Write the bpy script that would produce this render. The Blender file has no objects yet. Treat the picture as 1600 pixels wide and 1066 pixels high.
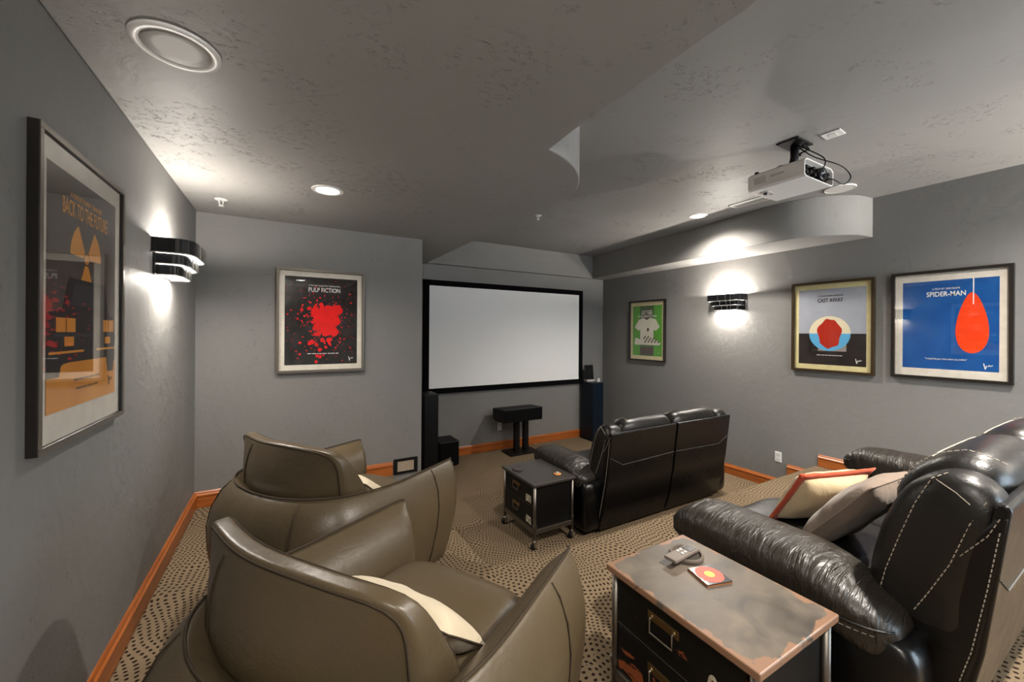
import bpy, bmesh, math, random
from math import sin, cos, pi, sqrt, atan2
from mathutils import Vector, Matrix, noise as mnoise
random.seed(7)
S = bpy.context.scene
COL = S.collection
R = math.radians

# ------------------------------------------------------------------ camera
YAW, ROLL, FPX, V0, CAMH = R(29.8), R(.385), 617., 519.5, 1.45
F_ = Vector((sin(YAW), cos(YAW), 0)); R0 = Vector((cos(YAW), -sin(YAW), 0)); U0 = Vector((0, 0, 1))
R_ = R0*cos(ROLL)+U0*sin(ROLL); U_ = U0*cos(ROLL)-R0*sin(ROLL)
cam = bpy.data.cameras.new('camera'); camo = bpy.data.objects.new('camera', cam); COL.objects.link(camo)
cam.sensor_width = 36; cam.lens = FPX/1600*36; cam.shift_y = -(533-V0)/1600; cam.clip_start = .02
camo.matrix_world = Matrix(((R_.x, U_.x, -F_.x, 0), (R_.y, U_.y, -F_.y, 0), (R_.z, U_.z, -F_.z, CAMH), (0, 0, 0, 1)))
S.camera = camo
# ------------------------------------------------------------------ world (overcast daylight, enters by the glazed door behind the camera)
W = bpy.data.worlds.new('daylight'); S.world = W; W.use_nodes = True
bg = W.node_tree.nodes['Background']; bg.inputs[0].default_value = (.70, .86, 1, 1); bg.inputs[1].default_value = 6.0
# ------------------------------------------------------------------ exposure
vs = S.view_settings
vs.view_transform = 'Standard'; vs.look = 'None'; vs.gamma = 1; vs.exposure = 0.95
try: vs.use_curve_mapping = False
except Exception: pass
CAN_W, SCONCE_UP, SCONCE_DOWN = 115., 40., 8.
WARM = (1, .93, .84)

# ------------------------------------------------------------------ room numbers (metres)
XL, XR, Y1, Y2, YR = -.64, 5.10, 4.07, 5.52, -1.9
X1 = 1.245                      # right end of the back wall, the screen recess starts here
ZF, ZSTEP, ZLOW = 0., -.20, -.40
ZC, ZS, ZH = 2.418, 2.43, 2.822
BH = .13                        # baseboard height

# ------------------------------------------------------------------ material helpers
def new_mat(name):
    m = bpy.data.materials.new(name); m.use_nodes = True
    nt = m.node_tree; b = nt.nodes['Principled BSDF']
    return m, nt, b
def N(nt, t, **kw):
    n = nt.nodes.new(t)
    for k, v in kw.items():
        if k in ('operation', 'blend_type', 'feature', 'data_type', 'wave_type', 'noise_dimensions', 'voronoi_dimensions', 'interpolation_type', 'bands_direction', 'normalize'): setattr(n, k, v)
        else: n.inputs[k].default_value = v
    return n
def ln(nt, a, b): nt.links.new(a, b)
def math_(nt, op, a, b=None, c=None, clamp=False):
    n = nt.nodes.new('ShaderNodeMath'); n.operation = op; n.use_clamp = clamp
    for i, v in enumerate((a, b, c)):
        if v is None: continue
        if isinstance(v, (int, float)): n.inputs[i].default_value = v
        else: nt.links.new(v, n.inputs[i])
    return n.outputs[0]
def mixc(nt, fac, a, b, bt='MIX'):
    n = nt.nodes.new('ShaderNodeMix'); n.data_type = 'RGBA'; n.blend_type = bt
    for i, v in ((0, fac), (6, a), (7, b)):
        if isinstance(v, (int, float)): n.inputs[i].default_value = v
        elif isinstance(v, tuple): n.inputs[i].default_value = v if len(v) == 4 else v+(1,)
        else: nt.links.new(v, n.inputs[i])
    return n.outputs[2]
def ramp(nt, x, stops):
    n = nt.nodes.new('ShaderNodeValToRGB'); e = n.color_ramp.elements
    while len(e) < len(stops): e.new(.5)
    for i, (p, c) in enumerate(stops):
        e[i].position = p; e[i].color = (c, c, c, 1) if isinstance(c, (int, float)) else c+(1,)
    nt.links.new(x, n.inputs[0]); return n.outputs[0]
def coords(nt, kind='Object'):
    return nt.nodes.new('ShaderNodeTexCoord').outputs[kind]
def noise(nt, vec, scale, detail=2, dist=0, rough=.5, out=0):
    n = nt.nodes.new('ShaderNodeTexNoise'); n.inputs['Scale'].default_value = scale; n.inputs['Detail'].default_value = detail
    n.inputs['Distortion'].default_value = dist; n.inputs['Roughness'].default_value = rough
    nt.links.new(vec, n.inputs['Vector']); return n.outputs[out]
def bump(nt, b, h, strength=.5, dist=.01, prev=None):
    n = nt.nodes.new('ShaderNodeBump'); n.inputs['Strength'].default_value = strength; n.inputs['Distance'].default_value = dist
    nt.links.new(h, n.inputs['Height'])
    if prev is not None: nt.links.new(prev, n.inputs['Normal'])
    if b is not None: nt.links.new(n.outputs[0], b.inputs['Normal'])
    return n.outputs[0]
def srgb(r, g, b):
    f = lambda c: (c/255/12.92) if c/255 <= .04045 else ((c/255+.055)/1.055)**2.4
    return (f(r), f(g), f(b))
def plain(name, col, rough=.5, metal=0., spec=.5, emit=None, es=0., coat=0.):
    m, nt, b = new_mat(name)
    c = coords(nt); v = noise(nt, c, 14, 3)
    ln(nt, mixc(nt, math_(nt, 'MULTIPLY', v, .25), col+(1,), tuple(x*.7 for x in col)+(1,)), b.inputs['Base Color'])
    b.inputs['Roughness'].default_value = rough; b.inputs['Metallic'].default_value = metal
    b.inputs['Specular IOR Level'].default_value = spec; b.inputs['Coat Weight'].default_value = coat
    if emit:
        b.inputs['Emission Color'].default_value = emit+(1,); b.inputs['Emission Strength'].default_value = es
    return m

def plaster(name, col, scratch, rough=.55):
    m, nt, b = new_mat(name)
    geo = nt.nodes.new('ShaderNodeNewGeometry').outputs['Position']
    mot = noise(nt, geo, 1.3, 4)
    fine = noise(nt, geo, 60, 4)
    trow = noise(nt, geo, 5, 3, 1.6)
    mp = nt.nodes.new('ShaderNodeMapping'); mp.inputs['Rotation'].default_value = (.3, .2, .6); mp.inputs['Scale'].default_value = (1, 2.3, 1)
    ln(nt, geo, mp.inputs[0])
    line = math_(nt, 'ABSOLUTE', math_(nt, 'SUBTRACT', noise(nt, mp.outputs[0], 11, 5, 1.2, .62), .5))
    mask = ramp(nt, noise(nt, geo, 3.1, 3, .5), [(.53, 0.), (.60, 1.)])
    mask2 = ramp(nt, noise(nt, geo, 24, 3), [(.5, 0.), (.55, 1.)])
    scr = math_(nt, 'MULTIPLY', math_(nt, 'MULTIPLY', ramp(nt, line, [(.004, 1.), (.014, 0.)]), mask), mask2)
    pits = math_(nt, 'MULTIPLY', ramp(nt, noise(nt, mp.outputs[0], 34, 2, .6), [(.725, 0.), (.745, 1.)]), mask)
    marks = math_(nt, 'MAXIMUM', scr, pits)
    h = math_(nt, 'ADD', math_(nt, 'MULTIPLY', trow, 1.0), math_(nt, 'MULTIPLY', fine, .08))
    n1 = bump(nt, None, h, .17, .02)
    edge = ramp(nt, line, [(.0, 1.), (.05, 0.)])
    n2 = bump(nt, None, math_(nt, 'MULTIPLY', edge, mask), .12, .012, n1)
    bump(nt, b, math_(nt, 'MULTIPLY', marks, -1.), min(1, scratch), .02, n2)
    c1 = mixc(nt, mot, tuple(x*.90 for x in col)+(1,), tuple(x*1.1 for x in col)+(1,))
    ln(nt, mixc(nt, math_(nt, 'MULTIPLY', marks, .80*scratch), c1, tuple(x*.25 for x in col)+(1,)), b.inputs['Base Color'])  # shade inside the pits and scratches is also painted into the colour
    b.inputs['Roughness'].default_value = rough; b.inputs['Specular IOR Level'].default_value = .3
    return m

def leather(name, col, rough=.38, wr=.5, scale=1., stretch=(1, 1, 1.6)):
    m, nt, b = new_mat(name)
    c = coords(nt)
    vor = nt.nodes.new('ShaderNodeTexVoronoi'); vor.inputs['Scale'].default_value = 260*scale; ln(nt, c, vor.inputs['Vector'])
    grain = vor.outputs['Distance']
    mp = nt.nodes.new('ShaderNodeMapping'); mp.inputs['Scale'].default_value = stretch; ln(nt, c, mp.inputs[0])
    wrk = noise(nt, mp.outputs[0], 9*scale, 4, 1.1, .5)
    wr2 = math_(nt, 'ABSOLUTE', math_(nt, 'SUBTRACT', noise(nt, mp.outputs[0], 14*scale, 3, .8), .5))
    soft = noise(nt, c, 2.2, 3)
    n1 = bump(nt, None, math_(nt, 'ADD', wrk, math_(nt, 'MULTIPLY', ramp(nt, wr2, [(0., 0.), (.05, 1.)]), .12)), wr, .03)
    bump(nt, b, grain, .12, .001, n1)
    ln(nt, mixc(nt, soft, tuple(x*.78 for x in col)+(1,), tuple(x*1.2 for x in col)+(1,)), b.inputs['Base Color'])
    ln(nt, math_(nt, 'ADD', math_(nt, 'MULTIPLY', noise(nt, c, 7, 3), .18), rough-.09), b.inputs['Roughness'])
    b.inputs['Specular IOR Level'].default_value = .5
    return m

def carpet_mat():
    m, nt, b = new_mat('dotted_carpet')
    geo = nt.nodes.new('ShaderNodeNewGeometry').outputs['Position']
    sep = nt.nodes.new('ShaderNodeSeparateXYZ'); ln(nt, geo, sep.inputs[0])
    # risers: use height as extra run so the dots also wrap over the step fronts
    cmb = nt.nodes.new('ShaderNodeCombineXYZ'); ln(nt, sep.outputs[0], cmb.inputs[0])
    ln(nt, math_(nt, 'SUBTRACT', sep.outputs[1], sep.outputs[2]), cmb.inputs[1])
    P = cmb.outputs[0]
    vor = nt.nodes.new('ShaderNodeTexVoronoi'); vor.voronoi_dimensions = '2D'; vor.inputs['Scale'].default_value = 1.25
    wob = nt.nodes.new('ShaderNodeTexNoise'); wob.inputs['Scale'].default_value = 2.; ln(nt, P, wob.inputs['Vector'])
    va = nt.nodes.new('ShaderNodeVectorMath'); va.operation = 'MULTIPLY_ADD'; va.inputs[1].default_value = (.25, .25, 0)
    ln(nt, wob.outputs[1], va.inputs[0]); ln(nt, P, va.inputs[2])
    ln(nt, va.outputs[0], vor.inputs['Vector'])
    ps = nt.nodes.new('ShaderNodeVectorMath'); ps.operation = 'SUBTRACT'
    of = nt.nodes.new('ShaderNodeVectorMath'); of.operation = 'MULTIPLY_ADD'; of.inputs[1].default_value = (1.3, 1.3, 0)
    cs = nt.nodes.new('ShaderNodeVectorMath'); cs.operation = 'SUBTRACT'; cs.inputs[1].default_value = (-.25, -.1, .5); ln(nt, vor.outputs['Color'], cs.inputs[0])
    ln(nt, cs.outputs[0], of.inputs[0]); ln(nt, vor.outputs['Position'], of.inputs[2])
    ln(nt, va.outputs[0], ps.inputs[0]); ln(nt, of.outputs[0], ps.inputs[1])
    s2 = nt.nodes.new('ShaderNodeSeparateXYZ'); ln(nt, ps.outputs[0], s2.inputs[0])
    pitch = .028
    r = math_(nt, 'ADD', math_(nt, 'DIVIDE', math_(nt, 'SQRT', math_(nt, 'ADD', math_(nt, 'POWER', s2.outputs[0], 2.), math_(nt, 'POWER', s2.outputs[1], 2.))), pitch), 6.)
    ring = math_(nt, 'ROUND', r)
    th = math_(nt, 'ARCTAN2', s2.outputs[1], s2.outputs[0])
    cnt = math_(nt, 'ROUND', math_(nt, 'MULTIPLY', ring, 2*pi*.82))
    arc = math_(nt, 'ADD', math_(nt, 'MULTIPLY', math_(nt, 'DIVIDE', th, 2*pi), cnt), math_(nt, 'MULTIPLY', ring, .5))
    fr = math_(nt, 'SUBTRACT', r, ring)
    fa = math_(nt, 'SUBTRACT', arc, math_(nt, 'ROUND', arc))
    d = math_(nt, 'SQRT', math_(nt, 'ADD', math_(nt, 'POWER', fr, 2.), math_(nt, 'POWER', fa, 2.)))
    dot = ramp(nt, d, [(.22, 1.), (.28, 0.)])
    pile = noise(nt, geo, 320, 2)
    tone = noise(nt, geo, 1.6, 3)
    base = mixc(nt, tone, srgb(110, 96, 77)+(1,), srgb(136, 119, 97)+(1,))
    base = mixc(nt, math_(nt, 'MULTIPLY', pile, .45), base, srgb(110, 88, 62)+(1,))
    ln(nt, mixc(nt, dot, base, srgb(36, 26, 20)+(1,)), b.inputs['Base Color'])
    b.inputs['Roughness'].default_value = .95; b.inputs['Specular IOR Level'].default_value = .1
    h = math_(nt, 'SUBTRACT', pile, math_(nt, 'MULTIPLY', dot, .8))
    bump(nt, b, h, .6, .004)
    return m

def wood_mat(name, a, bcol, rough=.35):
    m, nt, b = new_mat(name)
    geo = nt.nodes.new('ShaderNodeNewGeometry').outputs['Position']
    mp = nt.nodes.new('ShaderNodeMapping'); mp.inputs['Scale'].default_value = (1.5, 1.5, 26); ln(nt, geo, mp.inputs[0])
    g = noise(nt, mp.outputs[0], 2.2, 5, .8)
    ln(nt, mixc(nt, ramp(nt, g, [(.3, 0.), (.7, 1.)]), a+(1,), bcol+(1,)), b.inputs['Base Color'])
    b.inputs['Roughness'].default_value = rough; bump(nt, b, g, .1, .002)
    return m

def worn_mat(name, col, wear, amount, rough=.45):
    m, nt, b = new_mat(name)
    c = coords(nt)
    mask = ramp(nt, noise(nt, c, 7, 6, .8, .65), [(1-amount-.015, 0.), (1-amount+.015, 1.)])
    mot = noise(nt, c, 5, 4, .6)
    base = mixc(nt, mot, tuple(x*.55 for x in col)+(1,), tuple(x*1.35 for x in col)+(1,))
    ln(nt, mixc(nt, mask, base, mixc(nt, noise(nt, c, 30, 3), wear+(1,), tuple(x*.45 for x in wear)+(1,))), b.inputs['Base Color'])
    ln(nt, math_(nt, 'ADD', math_(nt, 'MULTIPLY', mot, .25), rough-.12), b.inputs['Roughness'])
    bump(nt, b, mask, .3, .002); b.inputs['Specular IOR Level'].default_value = .25
    return m

def table_top_mat():
    # painted grey-black top, rubbed through to bare wood along edges and corners
    m, nt, b = new_mat('distressed_table_top')
    c = coords(nt); sep = nt.nodes.new('ShaderNodeSeparateXYZ'); ln(nt, c, sep.inputs[0])
    ex = math_(nt, 'DIVIDE', math_(nt, 'ABSOLUTE', math_(nt, 'SUBTRACT', sep.outputs[0], .215)), .215)
    ey = math_(nt, 'DIVIDE', math_(nt, 'ABSOLUTE', math_(nt, 'SUBTRACT', sep.outputs[1], .275)), .275)
    e = math_(nt, 'ADD', math_(nt, 'MAXIMUM', ex, ey), math_(nt, 'MULTIPLY', math_(nt, 'MULTIPLY', ex, ey), .10))
    e = math_(nt, 'ADD', e, math_(nt, 'MULTIPLY', math_(nt, 'SUBTRACT', noise(nt, c, 16, 5, .6), .5), .34))
    wear = ramp(nt, math_(nt, 'MULTIPLY', e, .75), [(.782, 0.), (.795, 1.)])
    mot = noise(nt, c, 6, 5, .8)
    base = mixc(nt, ramp(nt, mot, [(.3, 0.), (.7, 1.)]), srgb(58, 53, 48)+(1,), srgb(112, 101, 88)+(1,))
    ln(nt, mixc(nt, wear, base, srgb(128, 96, 74)+(1,)), b.inputs['Base Color'])
    ln(nt, math_(nt, 'ADD', math_(nt, 'MULTIPLY', mot, .3), .27), b.inputs['Roughness'])
    bump(nt, b, mot, .08, .003)
    return m

def glass_mat():
    m, nt, b = new_mat('picture_glass'); nt.nodes.remove(b)
    out = nt.nodes['Material Output']
    fr = nt.nodes.new('ShaderNodeFresnel'); bf = nt.nodes.new('ShaderNodeNewGeometry').outputs['Backfacing']; ln(nt, math_(nt, 'ADD', math_(nt, 'MULTIPLY', bf, 1/1.5-1.5), 1.5), fr.inputs[0])
    t = nt.nodes.new('ShaderNodeBsdfTransparent'); g = nt.nodes.new('ShaderNodeBsdfGlossy'); g.inputs['Roughness'].default_value = .015
    mx = nt.nodes.new('ShaderNodeMixShader'); ln(nt, fr.outputs[0], mx.inputs[0]); ln(nt, t.outputs[0], mx.inputs[1]); ln(nt, g.outputs[0], mx.inputs[2])
    ln(nt, mx.outputs[0], out.inputs[0]); return m

def screen_mat():
    m, nt, b = new_mat('projection_fabric')
    c = coords(nt); v = noise(nt, c, 180, 2)
    ln(nt, mixc(nt, math_(nt, 'MULTIPLY', v, .12), (.88, .87, .86, 1), (.78, .78, .77, 1)), b.inputs['Base Color'])
    b.inputs['Roughness'].default_value = .6; bump(nt, b, v, .05, .001); return m

def paper(name, a, bcol=None, scale=5):
    m, nt, b = new_mat(name); c = coords(nt)
    v = noise(nt, c, scale, 5, .5)
    b2 = bcol if bcol else tuple(x*.88 for x in a)
    ln(nt, mixc(nt, ramp(nt, v, [(.35, 0.), (.7, 1.)]), a+(1,), b2+(1,)), b.inputs['Base Color'])
    b.inputs['Roughness'].default_value = .7; b.inputs['Specular IOR Level'].default_value = .15; return m

def fabric(name, col, scale=400):
    m, nt, b = new_mat(name); c = coords(nt)
    v = noise(nt, c, scale, 2); w = noise(nt, c, 9, 4, 1.)
    ln(nt, mixc(nt, w, tuple(x*.86 for x in col)+(1,), tuple(min(1, x*1.08) for x in col)+(1,)), b.inputs['Base Color'])
    b.inputs['Roughness'].default_value = .85; b.inputs['Specular IOR Level'].default_value = .15
    b.inputs['Sheen Weight'].default_value = .15
    n1 = bump(nt, None, w, .35, .02); bump(nt, b, v, .3, .001, n1); return m

M = {}
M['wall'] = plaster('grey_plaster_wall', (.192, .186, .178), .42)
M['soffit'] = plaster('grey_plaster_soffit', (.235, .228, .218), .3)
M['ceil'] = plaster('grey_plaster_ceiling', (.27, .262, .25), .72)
M['carpet'] = carpet_mat()
M['base'] = wood_mat('stained_wood_trim', srgb(176, 100, 46), srgb(138, 72, 30), .3)
M['taupe'] = leather('taupe_leather', srgb(82, 70, 51), .35, .08, .75)
M['seam'] = plain('dark_taupe_piping', srgb(58, 48, 36), .75, spec=.2)
M['black_leather'] = leather('black_leather', srgb(22, 20, 18), .36, .10)
M['black_pad'] = leather('creased_black_leather', srgb(42, 37, 31), .40, .55, .55, (.6, 3.4, .9))
M['thread'] = plain('grey_stitch_thread', srgb(170, 160, 145), .7)
M['thread_dark'] = plain('dim_stitch_thread', srgb(90, 88, 85), .7)
M['black'] = plain('black_plastic', (.004, .004, .0045), .45, spec=.25)
M['gloss_black'] = plain('gloss_black', (.006, .006, .007), .18)
M['blackcloth'] = plain('black_speaker_cloth', (.004, .004, .0045), .9, spec=.08)
M['navy'] = plain('blue_black_lacquer', srgb(10, 22, 34), .35, spec=.3)
M['tan'] = plain('tan_enamel', srgb(170, 150, 128), .5)
M['vinyl'] = leather('black_vinyl', srgb(7, 7, 8), .30, .05)
M['velvet'] = plain('black_velvet_border', (.004, .004, .005), .95, spec=.05)
M['screen'] = screen_mat()
M['white'] = plain('white_plastic', (.72, .71, .69), .4)
M['offwhite'] = plain('offwhite_paint', (.60, .59, .56), .5)
M['grille'] = plain('pale_speaker_grille', (.46, .45, .43), .55)
M['chrome'] = plain('brushed_steel', (.55, .53, .50), .3, 1.)
M['steel'] = plain('dull_steel', (.23, .21, .185), .42, 1.)
M['brass'] = plain('aged_brass', srgb(150, 125, 85), .38, 1.)
M['frame_dark'] = plain('dark_bronze_frame', srgb(34, 29, 25), .35, .15)
M['frame_gold'] = plain('dark_gold_frame', srgb(66, 52, 32), .35, .35)
M['frame_silver'] = plain('pewter_frame', srgb(120, 112, 102), .32, .6)
M['mat'] = paper('ivory_mat_board', srgb(222, 214, 200), None, 20)
M['mat_cream'] = paper('cream_mat_board', srgb(226, 214, 160), None, 20)
M['glass'] = glass_mat()
M['top'] = table_top_mat()
M['drawer'] = worn_mat('chipped_black_paint', (.004, .0038, .0038), srgb(150, 80, 45), .37)
M['tabbody'] = worn_mat('black_painted_wood', (.004, .0038, .0038), srgb(120, 70, 42), .2)
M['lit'] = plain('lit_lens', (.9, .9, .88), .4, emit=(1, .95, .88), es=18.)
M['diff'] = plain('lit_frosted_diffuser', (.9, .9, .88), .5, emit=(1, .96, .9), es=3.2)
M['cream'] = fabric('cream_linen', srgb(206, 186, 150))
M['coral'] = fabric('coral_cotton', srgb(200, 88, 60))
M['greige'] = fabric('greige_satin', srgb(128, 112, 99))
M['ivory_print'] = fabric('ivory_printed_cotton', srgb(206, 192, 166))
M['number'] = paper('cream_stencil_paint', srgb(205, 198, 178), srgb(150, 140, 118), 40)

# ------------------------------------------------------------------ mesh helpers
class MB:
    def __init__(s): s.v = []; s.f = []
    def add(s, vs, fs):
        o = len(s.v); s.v += [tuple(v) for v in vs]; s.f += [tuple(i+o for i in f) for f in fs]; return s
    def box(s, x0, x1, y0, y1, z0, z1):
        v = [(x, y, z) for z in (z0, z1) for y in (y0, y1) for x in (x0, x1)]
        return s.add(v, [(0, 2, 3, 1), (4, 5, 7, 6), (0, 1, 5, 4), (2, 6, 7, 3), (0, 4, 6, 2), (1, 3, 7, 5)])
    def prism(s, pts, z0, z1):      # outline (ccw) in xy
        n = len(pts)
        v = [(p[0], p[1], z0) for p in pts]+[(p[0], p[1], z1) for p in pts]
        return s.add(v, [tuple(range(n-1, -1, -1)), tuple(range(n, 2*n))]+[(i, (i+1) % n, n+(i+1) % n, n+i) for i in range(n)])
    def extrude(s, prof, a, b, mapf):   # prof 2D ring, mapf(p, t) -> xyz for t in (a, b)
        n = len(prof)
        v = [mapf(p, a) for p in prof]+[mapf(p, b) for p in prof]
        return s.add(v, [tuple(range(n-1, -1, -1)), tuple(range(n, 2*n))]+[(i, (i+1) % n, n+(i+1) % n, n+i) for i in range(n)])
    def cyl(s, c0, c1, r0, r1=None, n=20):
        r1 = r0 if r1 is None else r1
        return s.tube([c0, c1], [r0, r1], n)
    def tube(s, pts, r, n=8, closed=False):
        pts = [Vector(p) for p in pts]; k = len(pts)
        rr = r if isinstance(r, (list, tuple)) else [r]*k
        vs = []; up = None
        for i, p in enumerate(pts):
            if closed: t = pts[(i+1) % k]-pts[i-1]
            else: t = pts[min(i+1, k-1)]-pts[max(i-1, 0)]
            if t.length < 1e-9: t = Vector((0, 0, 1))
            t.normalize()
            if up is None:
                up = Vector((0, 0, 1)) if abs(t.z) < .9 else Vector((1, 0, 0))
            a = t.cross(up)
            if a.length < 1e-6: a = t.orthogonal()
            a.normalize(); b = a.cross(t); up = b
            vs += [p+(a*cos(2*pi*j/n)+b*sin(2*pi*j/n))*rr[i] for j in range(n)]
        fs = []
        for i in range(k if closed else k-1):
            o, q = i*n, ((i+1) % k)*n
            fs += [(o+j, o+(j+1) % n, q+(j+1) % n, q+j) for j in range(n)]
        if not closed: fs += [tuple(range(n-1, -1, -1)), tuple((k-1)*n+j for j in range(n))]
        return s.add(vs, fs)
    def lathe(s, prof, c=(0, 0, 0), n=32, ax='z'):   # prof: (r, h)
        vs = []; k = len(prof)
        for j in range(n):
            a = 2*pi*j/n
            for r, h in prof:
                p = {'z': (r*cos(a), r*sin(a), h), 'y': (r*cos(a), h, r*sin(a)), 'x': (h, r*cos(a), r*sin(a))}[ax]
                vs.append((p[0]+c[0], p[1]+c[1], p[2]+c[2]))
        fs = []
        for j in range(n):
            o, q = j*k, ((j+1) % n)*k
            for i in range(k-1): fs.append((o+i, q+i, q+i+1, o+i+1))
        if prof[0][0] > 1e-6: fs.append(tuple(j*k for j in range(n))[::-1])
        if prof[-1][0] > 1e-6: fs.append(tuple(j*k+k-1 for j in range(n)))
        return s.add(vs, fs)
    def rbox(s, size, p=5, n=10, fn=None):      # rounded box: cube grid pulled onto a p-norm ball, then scaled and deformed
        hx, hy, hz = size[0]/2, size[1]/2, size[2]/2; idx = {}; vs = []; fs = []
        def vid(i, j, k):
            if (i, j, k) not in idx:
                c = [math.sin((2*q/n-1)*pi/2*.96)/math.sin(pi/2*.96) for q in (i, j, k)]
                L = (abs(c[0])**p+abs(c[1])**p+abs(c[2])**p)**(1/p)
                q = (c[0]/L, c[1]/L, c[2]/L)
                w = (q[0]*hx, q[1]*hy, q[2]*hz)
                idx[(i, j, k)] = len(vs); vs.append(fn(Vector(w), q) if fn else w)
            return idx[(i, j, k)]
        for a in range(n):
            for b in range(n):
                for e in (0, n):
                    for ax in range(3):
                        def g(u, w):
                            t = [0, 0, 0]; t[ax] = e; t[(ax+1) % 3] = u; t[(ax+2) % 3] = w; return vid(*t)
                        q = (g(a, b), g(a+1, b), g(a+1, b+1), g(a, b+1))
                        fs.append(q if e else q[::-1])
        return s.add(vs, fs)
    def build(s, name, mat, parent=None, smooth=False, bevel=0, seg=2, sub=0, loc=None, fix=True):
        me = bpy.data.meshes.new(name); me.from_pydata(s.v, [], s.f); me.update()
        if fix:
            bm = bmesh.new(); bm.from_mesh(me); bmesh.ops.recalc_face_normals(bm, faces=bm.faces); bm.to_mesh(me); bm.free()
        o = bpy.data.objects.new(name, me); COL.objects.link(o)
        me.materials.append(M[mat] if isinstance(mat, str) else mat)
        if parent: o.parent = parent
        if loc: o.location = loc
        if smooth or sub:
            for pl in me.polygons: pl.use_smooth = True
        if bevel:
            md = o.modifiers.new('bevel', 'BEVEL'); md.width = bevel; md.segments = seg; md.limit_method = 'ANGLE'; md.angle_limit = R(40)
        if sub:
            md = o.modifiers.new('sub', 'SUBSURF'); md.levels = sub; md.render_levels = sub
        return o
def tag(o, label=None, cat=None, group=None, kind=None):
    for k, v in (('label', label), ('category', cat), ('group', group), ('kind', kind)):
        if v: o[k] = v
    return o
def thing(name, label, cat, loc=(0, 0, 0), rz=0, group=None):
    o = bpy.data.objects.new(name, None); COL.objects.link(o); o.empty_display_size = .1
    o.location = loc; o.rotation_euler = (0, 0, rz)
    return tag(o, label, cat, group)
def copy_tree(o, parent=None):
    c = o.copy(); COL.objects.link(c)
    if parent: c.parent = parent
    for ch in list(o.children): copy_tree(ch, c)
    return c
def catmull(pts, n=8):
    pts = [Vector(p) for p in pts]; out = []
    for i in range(len(pts)-1):
        p0, p1, p2, p3 = pts[max(i-1, 0)], pts[i], pts[i+1], pts[min(i+2, len(pts)-1)]
        for k in range(n):
            t = k/n
            out.append(.5*((2*p1)+(p2-p0)*t+(2*p0-5*p1+4*p2-p3)*t*t+(3*p1-p0-3*p2+p3)*t**3))
    out.append(pts[-1]); return out
def sstep(a, b, x):
    t = max(0, min(1, (x-a)/(b-a))); return t*t*(3-2*t)
def text_obj(name, txt, mat, parent, loc, size, width=None, bold=.0, rot=(pi/2, 0, 0), align='CENTER', depth=.0004):
    cu = bpy.data.curves.new(name, 'FONT'); cu.body = txt; cu.size = size; cu.align_x = align; cu.align_y = 'CENTER'; cu.offset = bold; cu.extrude = depth
    cu.resolution_u = 4
    t = bpy.data.objects.new(name, cu); COL.objects.link(t)
    me = bpy.data.meshes.new_from_object(t); bpy.data.objects.remove(t)
    xs = [v.co.x for v in me.vertices]
    if width and xs:
        k = width/(max(xs)-min(xs))
        for v in me.vertices: v.co.x *= k
    rm = Matrix.Rotation(rot[2], 4, 'Z') @ Matrix.Rotation(rot[0], 4, 'X')
    me.transform(rm)
    me.materials.clear(); me.materials.append(M[mat] if isinstance(mat, str) else mat)
    o = bpy.data.objects.new(name, me); COL.objects.link(o); o.parent = parent; o.location = loc
    return o
def lamp(name, kind, loc, energy, color=WARM, parent=None, **kw):
    l = bpy.data.lights.new(name, kind); l.energy = energy; l.color = color
    for k, v in kw.items(): setattr(l, k, v)
    o = bpy.data.objects.new(name, l); COL.objects.link(o); o.location = loc
    if parent: o.parent = parent
    return o
def struct(o): o['kind'] = 'structure'; return o

# ================================================================== ROOM
T = .15
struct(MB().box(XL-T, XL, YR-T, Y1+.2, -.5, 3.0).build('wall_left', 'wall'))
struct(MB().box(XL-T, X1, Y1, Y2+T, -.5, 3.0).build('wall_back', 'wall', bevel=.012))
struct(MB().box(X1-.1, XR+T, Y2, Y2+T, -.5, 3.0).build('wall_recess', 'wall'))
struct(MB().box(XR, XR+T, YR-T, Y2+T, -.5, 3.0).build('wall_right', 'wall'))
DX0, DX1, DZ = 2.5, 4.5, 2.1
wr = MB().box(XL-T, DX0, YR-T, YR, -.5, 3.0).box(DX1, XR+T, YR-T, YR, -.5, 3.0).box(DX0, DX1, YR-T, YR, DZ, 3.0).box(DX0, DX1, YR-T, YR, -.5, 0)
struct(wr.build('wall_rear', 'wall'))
dr = struct(MB().box(DX0, DX0+.09, YR-.10, YR-.04, 0, DZ).box(DX1-.09, DX1, YR-.10, YR-.04, 0, DZ).box(DX0, DX1, YR-.10, YR-.04, DZ-.1, DZ)
            .box(DX0, DX1, YR-.10, YR-.04, 0, .16).box((DX0+DX1)/2-.09, (DX0+DX1)/2+.09, YR-.10, YR-.04, 0, DZ).build('door_1', 'offwhite', bevel=.004))
for k in (0, 1):
    xa = DX0+.09+k*((DX1-DX0)/2-.0); MB().box(xa, xa+(DX1-DX0)/2-.18, YR-.073, YR-.067, .16, DZ-.1).build('pane', 'glass', dr)
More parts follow.
